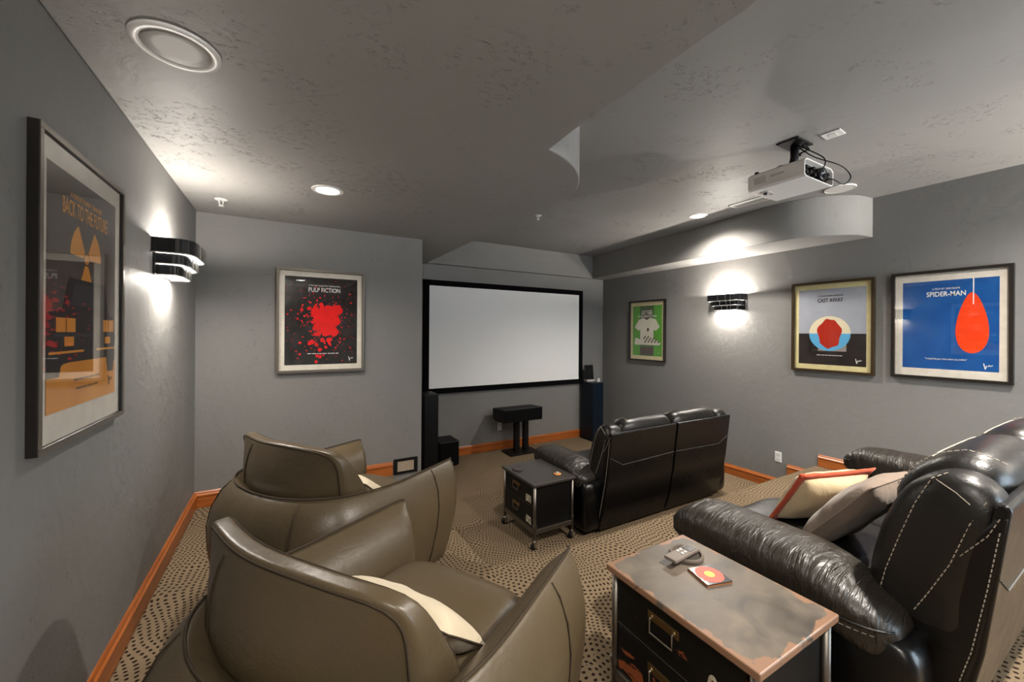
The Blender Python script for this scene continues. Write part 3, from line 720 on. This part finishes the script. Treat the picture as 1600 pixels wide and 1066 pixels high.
t = thing('picture_frame', 'small dark tabletop picture frame standing on the blue-black tower speaker', 'photo frame', (4.65, 5.36, ZLOW+.9955), R(-4))
MB().extrude([(-.01, .0), (.005, .0), (.035, .26), (.02, .26)], -.09, .09, lambda p, q: (q, p[0], p[1]+.03)).build('frame', 'black', t, bevel=.003)
MB().extrude([(-.012, .02), (-.010, .02), (.0155, .24), (.0135, .24)], -.072, .072, lambda p, q: (q, p[0], p[1]+.03)).build('picture', 'gloss_black', t)
MB().box(-.08, .08, -.05, .05, 0, .035).build('foot', 'grille', t, bevel=.006)
t = thing('figurine', 'tiny pale figurine beside the picture frame on the tower speaker', 'ornament', (4.735, 5.22, ZLOW+.9955))
MB().lathe([(0, 0), (.022, 0), (.026, .012), (.018, .03), (.024, .045), (.016, .06), (0, .064)], n=16).build('body', 'offwhite', t, smooth=True)
MB().lathe([(0, 0), (.012, .003), (.014, .012), (0, .02)], (-.03, 0, .0), 12).build('pebble', 'offwhite', t, smooth=True)

def outlet(label, loc, rz, kind='plate'):
    t = thing('wall_outlet', label, 'outlet', loc, rz, 'white wall outlet plates')
    MB().box(-.037, .037, -.007, 0, -.06, .06).build('plate', 'white', t, bevel=.003)
    for z in (.026, -.026): MB().box(-.016, .016, -.009, -.0065, z-.014, z+.014).build('socket', 'offwhite', t, bevel=.002)
outlet('white outlet plate on the right wall above the steps', (XR, 2.50, -.012), -pi/2)
outlet('white outlet plate on the recess wall behind the center speaker stand', (2.945, Y2, -.04), 0)
outlet('white outlet plate on the recess wall beside the blue-black tower speaker', (4.66, Y2, -.04), 0)
t = thing('wall_vent', 'black-framed wall vent with pale louvers at the end of the back wall', 'vent', (1.078, Y1, .073))
for bx in ((-.122, .122, .053, .078), (-.122, .122, -.078, -.05), (-.122, -.085, -.05, .053), (.085, .122, -.05, .053)): MB().box(bx[0], bx[1], -.012, 0, bx[2], bx[3]).build('frame_bar', 'black', t, bevel=.002)
for k in range(9): MB().extrude([(-.009, 0), (-.007, .0), (-.003, .0055), (-.005, .0055)], -.086, .086, lambda p, q: (q, p[0], p[1]-.05+k*.0114)).build('louver', M['tan'], t)
MB().box(-.086, .086, -.002, -.0005, -.05, .053).build('duct_opening', 'black', t)

# ================================================================== ARMCHAIRS (taupe leather tub chairs)
def make_chair():
    t = thing('tub_armchair', 'chair', 'armchair')
    half = catmull([(-.525, 0, 0), (-.508, .16, 0), (-.445, .31, 0), (-.34, .405, 0), (-.18, .44, 0), (0, .445, 0), (.22, .443, 0), (.43, .44, 0)], 6)
    path = [Vector((p.x, -p.y, 0)) for p in half[::-1]]+half[1:]
    n = len(path)
    sec = [(-.150, .20), (-.150, .34), (-.138, .46), (-.100, .545), (-.045, .595), (-.012, .614), (.0, .622), (.012, .612), (.055, .575), (.098, .50), (.118, .41), (.114, .30), (.085, .16), (.045, .03), (-.03, .025)]
    m = len(sec)
    stations = [(0, -.075, .10), (0, -.070, .45), (0, -.052, .78), (0, -.025, .94)]
    rows = []
    def row(p, nrm, fwd, sc, zt):
        out = []
        for off, z in sec:
            o = -.028+(off+.028)*sc; o = o*(1-.30*sstep(-.4, -.1, p.x)) if o > 0 else o
            zz = z*(zt if z > .3 else 1+(zt-1)*z/.3)
            q = p+nrm*o+fwd
            sh = -.10*(1-min(1, zz/.62))**1.7*sstep(-.1, .42, p.x)
            out.append((q.x+sh, q.y, zz))
        return out
    def frame(i):
        tg = (path[min(i+1, n-1)]-path[max(i-1, 0)]).normalized(); return Vector((-tg.y, tg.x, 0))
    ends = [(.056, .06, .99), (.053, .40, .998), (.044, .72, 1.005), (.025, .92, 1.008)]
    for e, s_, zt in ends: rows.append(row(path[0], frame(0), Vector((e, 0, 0)), s_, zt))
    for i in range(n):
        x = path[i].x
        zt = 1.008+.06*(1-sstep(-.48, .05, x))
        rows.append(row(path[i], frame(i), Vector((0, 0, 0)), 1-.0*sstep(.3, .5, x), zt))
    for e, s_, zt in ends[::-1]: rows.append(row(path[-1], frame(n-1), Vector((e, 0, 0)), s_, zt))
    # outward normal check: at path[0] (right tip) the normal must point to -y
    vs = [v for r_ in rows for v in r_]; fs = []
    for i in range(len(rows)-1):
        for j in range(m): fs.append((i*m+j, i*m+(j+1) % m, (i+1)*m+(j+1) % m, (i+1)*m+j))
    fs += [tuple(range(m)), tuple((len(rows)-1)*m+j for j in range(m))]
    sh = MB().add(vs, fs).build('shell', 'taupe', t, sub=1)
    MB().tube([Vector(r_[6])+Vector((0, 0, .003)) for r_ in rows[1:-1]], .0042, 8).build('rim_piping', 'seam', sh, smooth=True)
    for i in (9, n-1-9+8, n//2-7, n//2+15):
        i = max(5, min(len(rows)-6, i))
        MB().tube([Vector(rows[i][j])*1.0+ (Vector(rows[i][j])-Vector((0, 0, rows[i][j][2]))).normalized()*.001 for j in range(7, 14)], .0028, 6).build('panel_seam', 'seam', sh, smooth=True)
    # seat
    MB().rbox((.80, .60, .22), 5, 14, lambda v, q: v+Vector((.075, 0, .345+.018*(1-q[0]**2)*(1-q[1]**2)*(q[2] > 0)-.03*sstep(.6, 1, q[0])*(q[2] > 0)))).build('seat_cushion', 'taupe', t, smooth=True)
    MB().rbox((.56, .62, .24), 8, 6, lambda v, q: v+Vector((.02, 0, .145))).build('seat_base', 'taupe', t, smooth=True)
    MB().cyl((-.02, 0, 0), (-.02, 0, .03), .26, .26, 32).build('swivel_base', 'black', t)
    # loose back cushion
    hx, hy, hz = .095, .43, .245
    def cfn(v, q):
        z = v.z*(1-.03*abs(q[1])**2); x = v.x*(1-.68*sstep(-.4, 1, q[2]))
        bul = (-.095 if q[0] < 0 else .02)*(1-q[1]**2)*(1-q[2]**2)
        y = v.y*(1-.07*sstep(.0, -1, q[2]))
        return Vector((-.275+x+bul+.075*q[1]**2-.090*q[2], y+.075, .622+z+.014*mnoise.noise(Vector((v.y*4, v.z*4, 2)))))
    bc = MB().rbox((2*hx, 2*hy, 2*hz), 7, 18, cfn).build('back_cushion', 'taupe', t, smooth=True)
    for sx in (-1, 1):
        loop = []
        for i in range(72):
            a = 2*pi*i/72; c_, s_ = cos(a), sin(a); p = 7
            L = (abs(c_)**p+abs(s_)**p)**(1/p); q1, q2 = c_/L*.985, s_/L*.985
            L3 = (abs(q1)**p+abs(q2)**p+.86**p)**(1/p)
            q = (sx*.86/L3, q1/L3, q2/L3)
            w = cfn(Vector((q[0]*hx, q[1]*hy, q[2]*hz)), q); cen = Vector((-.285, .075, .622)); d = (w-cen); d.x = 0
            loop.append(w+d.normalized()*.003)
        MB().tube(loop, .0035, 6, True).build('cushion_piping', 'seam', bc, smooth=True)
    sm = []
    for k in range(13):
        q2 = .93-k*.155; L7 = (1+.42**7+abs(q2)**7)**(1/7); q = (-1/L7, .42/L7, q2/L7); sm.append(cfn(Vector((q[0]*hx, q[1]*hy, q[2]*hz)), q)+Vector((-.0005, 0, 0)))
    MB().tube(sm, .003, 6).build('cushion_seam', 'seam', bc, smooth=True)
    return t
ch = make_chair(); CH_A = atan2(.52, .854)
GC = 'taupe leather tub armchairs'
tag(ch, 'taupe leather tub armchair farther away, near the back wall corner', 'armchair', GC); ch.location = (.308, 2.555, 0); ch.rotation_euler = (0, 0, CH_A)
c2 = copy_tree(ch); tag(c2, 'taupe leather tub armchair nearest the camera, in front of the other armchair', 'armchair', GC); c2.location = (.318, 1.325, 0)

# ================================================================== RECLINER LOVESEATS
def wrinkle(v, amp, f=1.):
    p = Vector((v.x*9*f, v.y*16*f, v.z*9*f))
    return amp*(mnoise.noise(p)+.6*mnoise.noise(p*2.1))
def stitch(mb, pts, r=.0022, dash=.012, gap=.007):
    pts = [Vector(p) for p in pts]; acc = 0; on = True; cur = [pts[0]]
    for a, b in zip(pts, pts[1:]):
        L = (b-a).length; pos = 0
        if L < 1e-6: continue
        while pos < L:
            lim = (dash if on else gap)-acc
            if pos+lim <= L:
                pos += lim; p = a.lerp(b, pos/L)
                if on: cur.append(p); mb.tube(cur, r, 5)
                on = not on; cur = [p]; acc = 0
            else:
                acc += L-pos; pos = L
                if on: cur.append(b)
    return mb
def make_sofa():
    t = thing('recliner_loveseat', 'sofa', 'sofa')
    Wd = 2.15
    MB().box(.22, Wd-.22, .16, .92, .03, .26).build('base', 'vinyl', t, bevel=.02)
    for side in (0, 1):
        mx = (lambda x: x) if side == 0 else (lambda x: Wd-x)
        hgt = 0
        MB().rbox((.24, .84, .47), 9, 10, lambda v, q: Vector((mx(.155+v.x-.012*(1-q[2]**2)*(q[0] < 0)), .57+v.y, .265+v.z))).build('arm_panel', 'vinyl', t, smooth=True)
        def pad(v, q):
            b = v+Vector((.150, .615, .545)); w = wrinkle(b, .0042, 1.3)
            b.z += .030*(1-q[1]**4)*(1-q[0]**2)*(q[2] > 0)+w*(1 if q[2] > -.2 else .3)-.025*sstep(.75, 1, q[1])*(q[2] > .2)
            b.x += w*.7; b.z -= .07*sstep(-.3, -1, q[1])
            return Vector((mx(b.x), b.y, b.z))
        ap = MB().rbox((.315, .83, .17), 4.2, 40, pad).build('arm_pad', 'black_pad', t, smooth=True)
        loop = []
        for k in range(40):
            y = .21+.81*k/39; q1 = (y-.615)/.415
            xo = -.1575*(1-abs(q1)**5)**.3 if abs(q1) < 1 else 0
            loop.append((mx(.150+xo-.004), y, .513+.0*k))
        MB().tube(loop, .004, 6).build('arm_piping', 'black_leather', ap, smooth=True)
        mb = MB(); stitch(mb, [(mx(x_ if False else (.150-(.1575*(1-abs((y-.615)/.415)**5)**.3 if abs((y-.615)/.415) < 1 else 0)-.001)), y, .492) for x_, y in [(0, .21+.81*k/60) for k in range(61)]], .0014); mb.build('stitching', 'thread', ap)
    cx = Wd/2
    prof = [(.36, .40), (.375, .52), (.365, .66), (.34, .78), (.315, .87), (.275, .95), (.215, 1.015), (.14, 1.047), (.075, 1.035), (.035, .985), (.035, .90), (.055, .75), (.085, .58), (.115, .40)]
    profb = [(.33, .42), (.335, .52), (.325, .64), (.30, .775), (.265, .88), (.22, .955), (.16, 1.005), (.10, 1.015), (.05, .995), (.02, .945), (.025, .86), (.045, .74), (.07, .58), (.095, .42)]
    def loft(pf, x0, x1, mx, amp=.004, ex=5, n=22, crease=True):
        ring = [Vector((0, p[0], p[1])) for p in catmull([(p[0], p[1], 0) for p in pf+pf[:1]], 3)[:-1]]
        ring = [Vector((0, v.y, v.z)) if False else v for v in [Vector((0, p.x, p.y)) for p in catmull([(p[0], p[1], 0) for p in pf+pf[:1]], 3)[:-1]]]
        k = len(ring); cen = Vector((0, sum(v.y for v in ring)/k, sum(v.z for v in ring)/k)); vs = []
        for i in range(n+1):
            s_ = -cos(pi*i/n); s_ = max(-.9995, min(.9995, s_)); sc = max(.02, (1-abs(s_)**ex)**(1/ex))
            for v in ring:
                p = cen+(v-cen)*sc; p.x = x0+(x1-x0)*(s_+1)/2
                w = wrinkle(p, amp, .7); p.y += w; p.z += w*.6
                if crease: p.y -= .030*math.exp(-((p.z-.80)/.035)**2)*sc*(v.y > cen.y)
                vs.append((mx(p.x), p.y, p.z))
        fs = []
        for i in range(n):
            for j in range(k): fs.append((i*k+j, i*k+(j+1) % k, (i+1)*k+(j+1) % k, (i+1)*k+j))
        fs += [tuple(range(k)), tuple(n*k+j for j in range(k))]
        return MB().add(vs, fs)
    for side in (0, 1):
        mx = (lambda x: x) if side == 0 else (lambda x: Wd-x)
        bo = loft(profb, .185, .385, mx, .003, 4, 14, False).build('back_bolster', 'black_leather', t, smooth=True)
        sx = .176
        def onside(y, z, x=.187): return (mx(x), y, z)
        mb = MB()
        stitch(mb, [onside(.135, 1.012, .235), onside(.165, .99, .205), onside(.20, .90, .190), onside(.235, .78, .186), onside(.27, .65, .186), onside(.295, .52, .188), onside(.30, .47, .19)], .0016)
        stitch(mb, [onside(.05, .955, .205), onside(.08, .88, .189), onside(.12, .74, .185), onside(.165, .63, .185), onside(.205, .54, .187)], .0016)
        stitch(mb, [onside(.155, .99, .205), onside(.11, .965, .195), onside(.07, .93, .192)], .0016, .03, .001)
        mb.build('stitching', 'thread', bo)
        bk = loft(prof, .375, cx-.006, mx, .006, 6).build('back_cushion', 'black_leather', t, smooth=True)
        mb = MB(); mb.tube([(mx(.45+.56*k/24), .222, 1.0135-.006*(abs(k-12)/12)**4) for k in range(25)], .0022, 6); stitch(mb, [(mx(.46), .05, 1.026), (mx(.46), .09, 1.043), (mx(.46), .14, 1.052), (mx(.46), .215, 1.020), (mx(.46), .275, .955), (mx(.46), .32, .87)], .0018)
        mb.build('stitching', 'thread', bk)
        # leaning rear panel
        pr_ = [(.0, .950), (.010, .962), (.035, .955), (.11, .45), (.20, .05), (.155, .045), (.095, .25), (.05, .5)]
        xs = (.195, cx-.012)
        rp = MB().extrude(pr_, mx(xs[0]), mx(xs[1]), lambda p, x: (x, p[0], p[1])).build('rear_panel', 'vinyl', t, bevel=.012, seg=3)
        ry = lambda z: (.0 if z > .95 else .0+.05*(.95-z)/.45 if z > .5 else .05+.045*(.5-z)/.25)-.002
        mb = MB()
        MB().tube([(mx(a), ry(b), b) for a, b in ((.20, .74), (.36, .655), (.72, .665), (1.06, .675))], .0022, 6).build('seam_line', 'thread_dark', rp)
        # side flap closing the backrest towards the arm
        fl = MB().extrude([(.005, .93), (.06, .5), (.16, .06), (.42, .06), (.36, .46), (.22, .62), (.10, .80), (.03, .92)], mx(.192), mx(.26), lambda p, x: (x, p[0], p[1])).build('side_panel', 'vinyl', t, bevel=.008)
        mb = MB(); stitch(mb, [(mx(.1885), a, b) for a, b in ((.022, .92), (.045, .86), (.09, .79), (.15, .70), (.19, .645))], .0015); stitch(mb, [(mx(.1885), a, b) for a, b in ((.022, .88), (.045, .70), (.075, .5), (.12, .3), (.165, .1))], .0015, .010, .006)
        mb.build('stitching', 'thread', fl)
        # seat and leg rest
        MB().rbox((.765, .72, .24), 5, 16, lambda v, q: Vector((mx(.690+v.x), .70+v.y, .365+v.z+(.020*(1-q[0]**2)*(1-q[1]**2)+wrinkle(v, .003))*(q[2] > 0)))).build('seat_cushion', 'black_leather', t, smooth=True)
        MB().rbox((.74, .10, .36), 5, 10, lambda v, q: Vector((mx(.690+v.x), 1.0+v.y, .235+v.z))).build('leg_rest', 'black_leather', t, smooth=True)
        lv = MB().tube([(mx(.02), .42, .33), (mx(.0), .40, .30), (mx(-.005), .30, .20)], [.010, .010, .016], 10).build('release_lever', 'gloss_black', t, smooth=True)
    for x in (.1, Wd-.1):
        for y in (.25, .9): MB().cyl((x, y, 0), (x, y, .04), .025).build('foot', 'black', t)
    return t
so = make_sofa(); GL = 'black leather recliner loveseats'
tag(so, 'black leather recliner loveseat on the low floor, seen from behind', 'sofa', GL); so.location = (2.30, 2.575, ZLOW)
s2 = copy_tree(so); tag(s2, 'black leather recliner loveseat holding throw pillows, nearest on the right', 'sofa', GL); s2.location = (1.60, .265, ZF)

# ================================================================== SIDE TABLES (industrial two-drawer chests on casters)
def make_table():
    t = thing('side_table', 'table', 'side table')
    w, d = .43, .55; h = .557
    MB().box(-.012, w+.012, -.012, d+.012, h-.024, h).build('table_top', 'top', t, bevel=.004)
    MB().box(.022, w-.022, .022, d-.022, .165, h-.024).build('body', 'tabbody', t, bevel=.003)
    for x in (.014, w-.014):
        for y in (.014, d-.014):
            po = MB().tube([(x, y, .085), (x, y, h-.024)], .014, 12).build('post', 'steel', t, smooth=True)
            MB().cyl((x, y, .185), (x, y, .205), .0185, n=12).build('collar', 'steel', po)
            ca = MB().cyl((x, y, .06), (x, y, .09), .010, n=10).box(x-.014, x+.014, y-.022, y-.018, .022, .068).box(x-.014, x+.014, y+.018, y+.022, .022, .068).box(x-.014, x+.014, y-.022, y+.022, .06, .068).build('caster', 'chrome', t)
            MB().lathe([(0, -.014), (.024, -.014), (.028, -.008), (.028, .008), (.024, .014), (0, .014)], (x-.008, y, .028), 20, 'y').build('wheel', 'black', ca, smooth=True)
    for bx in ((.014, w-.014, .005, .02), (.014, w-.014, d-.02, d-.005), (.005, .02, .014, d-.014), (w-.02, w-.005, .014, d-.014)):
        MB().box(bx[0], bx[1], bx[2], bx[3], .125, .165).build('lower_rail', 'steel', t, bevel=.002)
    for k, (z0, z1, num) in enumerate(((.352, .525, '001'), (.170, .343, '002'))):
        dw = MB().box(.008, .024, .034, d-.034, z0, z1).build('drawer', 'drawer', t, bevel=.003)
        MB().box(.006, .009, .034, d-.034, z0-.0005, z0+.0035).build('drawer_edge', 'steel', dw)
        zc = (z0+z1)/2+.035; yc = d/2+.035
        pl = MB().box(.004, .0085, yc-.062, yc+.062, zc-.014, zc+.014).build('handle_plate', 'brass', dw, bevel=.001)
        MB().tube([(.004, yc-.045, zc), (-.006, yc-.045, zc-.004), (-.006, yc-.045, zc-.05), (-.006, yc+.045, zc-.05), (-.006, yc+.045, zc-.004), (.004, yc+.045, zc)], .0028, 8).build('pull', 'chrome', pl)
        for s in (-1, 1): MB().lathe([(0, -.002), (.006, -.001), (.008, .004)], (.002, yc+s*.045, zc), 10, 'x').build('rivet', 'brass', pl)
        text_obj('stencil_number', num, 'number', dw, (.0068, .10, z0+.05), .085, .085, .003, (pi/2, 0, -pi/2), depth=.0006)
    return t
ta = make_table(); GT = 'black two-drawer side tables on casters'
tag(ta, 'black two-drawer side table on casters, on the low floor beside the far loveseat', 'side table', GT); ta.location = (1.835, 2.805, ZLOW)
t2 = copy_tree(ta); tag(t2, 'distressed black two-drawer side table beside the near loveseat', 'side table', GT); t2.location = (1.095, .583, ZF)
TT = .557
for p_ in ta.children:
    if p_.name.startswith('table_top') or p_.name.startswith('drawer'):
        p_.material_slots[0].link = 'OBJECT'; p_.material_slots[0].material = plain('dark_table_paint', srgb(52, 48, 44), .42) if p_.name.startswith('table_top') else M['tabbody']
o = MB().lathe([(0, 0), (.042, 0), (.046, .004), (.046, .014), (.042, .018), (.03, .0165), (0, .016)], n=32).build('round_coaster', plain('dark_grey_rubber', srgb(60, 55, 50), .6), smooth=False)
tag(o, 'dark round coaster on the far side table', 'coaster', 'round coasters on the side tables'); o.location = (1.90, 3.19, ZLOW+TT+.0003)
t = thing('round_coaster', 'thick grey round coaster under the remote control on the near side table', 'coaster', (1.395, 1.02, TT+.0003), 0, 'round coasters on the side tables')
MB().lathe([(0, .008), (.05, .008), (.054, .018), (.062, .018), (.064, .012), (.062, 0), (0, 0)], n=40).build('tray', plain('warm_grey_rubber', srgb(96, 86, 76), .6), t, smooth=False)
MB().lathe([(0, .0082), (.048, .0082), (.048, .0115), (0, .0115)], n=32).build('pad', plain('dark_cork', srgb(58, 52, 44), .8), t)
t = thing('remote_control', 'small grey remote control lying across the round coaster on the near table', 'remote', (1.375, 1.015, TT+.021), R(4))
MB().box(-.095, .065, -.026, .026, 0, .012).build('case', plain('remote_grey', srgb(110, 100, 90), .45), t, bevel=.003)
MB().box(.012, .050, -.018, .018, .0121, .0135).build('display', 'gloss_black', t)
for x in (-.030, -.012):
    for y in (-.012, .008): MB().box(x, x+.012, y, y+.010, .0121, .0145).build('button', 'offwhite', t, bevel=.001)
t = thing('square_coaster', 'square dark coaster with a red record and yellow label on the near table', 'coaster', (1.355, .895, TT+.0003), R(-16))
MB().box(-.052, .052, -.052, .052, 0, .006).build('cork_base', plain('cork', srgb(150, 90, 50), .8), t)
MB().box(-.052, .052, -.052, .052, .006, .009).build('tile', 'gloss_black', t)
MB().lathe([(0, .0092), (.048, .0092), (.048, .0096), (0, .0096)], n=40).build('red_disc', plain('red_print', srgb(226, 72, 52), .4), t)
MB().lathe([(0, .0097), (.018, .0097), (.018, .0101), (0, .0101)], n=28).build('yellow_label', plain('yellow_print', srgb(228, 176, 60), .4), t)
t = thing('ornament', 'tiny orange and cream ornament on the far side table', 'ornament', (2.16, 2.92, ZLOW+TT+.0003), .3)
MB().lathe([(0, 0), (.034, 0), (.036, .006), (.02, .010), (0, .011)], n=24).build('base', plain('ochre_clay', srgb(205, 140, 70), .5), t, smooth=True)
MB().lathe([(0, .010), (.012, .011), (.014, .018), (0, .024)], n=16).build('knob', 'offwhite', t, smooth=True)

# ================================================================== THROW PILLOWS
def pillow_mb(w, h, th, inner=None, n=22, seed=0):
    vs = []; fs = []; idx = {}
    mb = MB()
    def P_(u, v, s):
        e = (1-abs(u)**3.2)*(1-abs(v)**3.2); z = s*th/2*max(0, e)**.55
        pin = 1-.045*(1-abs(u)**2)*(abs(v)**2); pin2 = 1-.045*(1-abs(v)**2)*(abs(u)**2)
        wz = .010*mnoise.noise(Vector((u*2.2+seed, v*2.2, s)))*max(0, e)**.3
        return (u*w/2*pin2, v*h/2*pin, z+wz)
    for s in (1, -1):
        for i in range(n+1):
            for j in range(n+1):
                vs.append(P_(-1+2*i/n, -1+2*j/n, s))
        o = 0 if s == 1 else (n+1)**2
        for i in range(n):
            for j in range(n):
                q = (o+i*(n+1)+j, o+(i+1)*(n+1)+j, o+(i+1)*(n+1)+j+1, o+i*(n+1)+j+1); fs.append(q if s == 1 else q[::-1])
    mb.add(vs, fs); rim = [P_(u, v, 0) for u, v in [(-1+2*k/20, -1) for k in range(20)]+[(1, -1+2*k/20) for k in range(20)]+[(1-2*k/20, 1) for k in range(20)]+[(-1, 1-2*k/20) for k in range(20)]]
    return mb, rim
def pillow(label, mat, edge_mat, loc, ax, up, w, h, th, flange=0, seed=0):
    X = Vector(ax).normalized(); Z = Vector(up); Yv = (Z-X*Z.dot(X)).normalized(); Nn = X.cross(Yv)
    t = thing('throw_pillow', label, 'pillow', loc, 0, 'throw pillows'); t.matrix_world = Matrix(((X.x, Yv.x, Nn.x, loc[0]), (X.y, Yv.y, Nn.y, loc[1]), (X.z, Yv.z, Nn.z, loc[2]), (0, 0, 0, 1)))
    mb, rim = pillow_mb(w, h, th, seed=seed)
    mb.build('cover', mat, t, smooth=True)
    if flange:
        vs = []; fs = []; n = len(rim)
        for p in rim:
            p = Vector(p); d = Vector((p.x/(w/2), p.y/(h/2), 0)); m_ = max(abs(d.x), abs(d.y)); q = Vector((p.x*(1+flange/(w/2)), p.y*(1+flange/(h/2)), .004*mnoise.noise(p*20)))
            a = Vector((p.x*.94, p.y*.94, 0)); vs += [a+Vector((0, 0, .012)), q+Vector((0, 0, .003)), q-Vector((0, 0, .003)), a-Vector((0, 0, .012))]
        for i in range(n):
            for k in range(4): a, b = i*4, ((i+1) % n)*4; fs.append((a+k, a+(k+1) % 4, b+(k+1) % 4, b+k))
        MB().add(vs, fs).build('border_band', edge_mat, t, smooth=True)
    else:
        MB().tube(rim, .0035, 6, True).build('edge_piping', edge_mat, t, smooth=True)
    return t
pillow('cream throw pillow with coral red border on the near loveseat', 'cream', 'coral', (2.335, .95, .646), (.41, -.13, .0), (-.07, -.14, .25), .41, .31, .13, .020, 1)
pillow('greige satin throw pillow between the cream pillow and the loveseat back', 'greige', 'greige', (2.205, .76, .68), (1, -.05, .0), (.0, -.28, .36), .44, .44, .13, 0, 2)
def chair_pillow(c, label, seed):
    a = CH_A; f = Vector((cos(a), sin(a), 0)); l = Vector((-sin(a), cos(a), 0)); o = Vector(c.location)
    pillow(label, 'ivory_print', 'seam', o+f*(.01)+l*(-.045)+Vector((0, 0, .528)), l, f*-.7+Vector((0, 0, .6)), .50, .27, .12, 0, seed)
chair_pillow(c2, 'ivory lumbar pillow with dark seam tucked in the nearest armchair', 5)
chair_pillow(ch, 'pale printed lumbar pillow tucked in the farther armchair', 6)
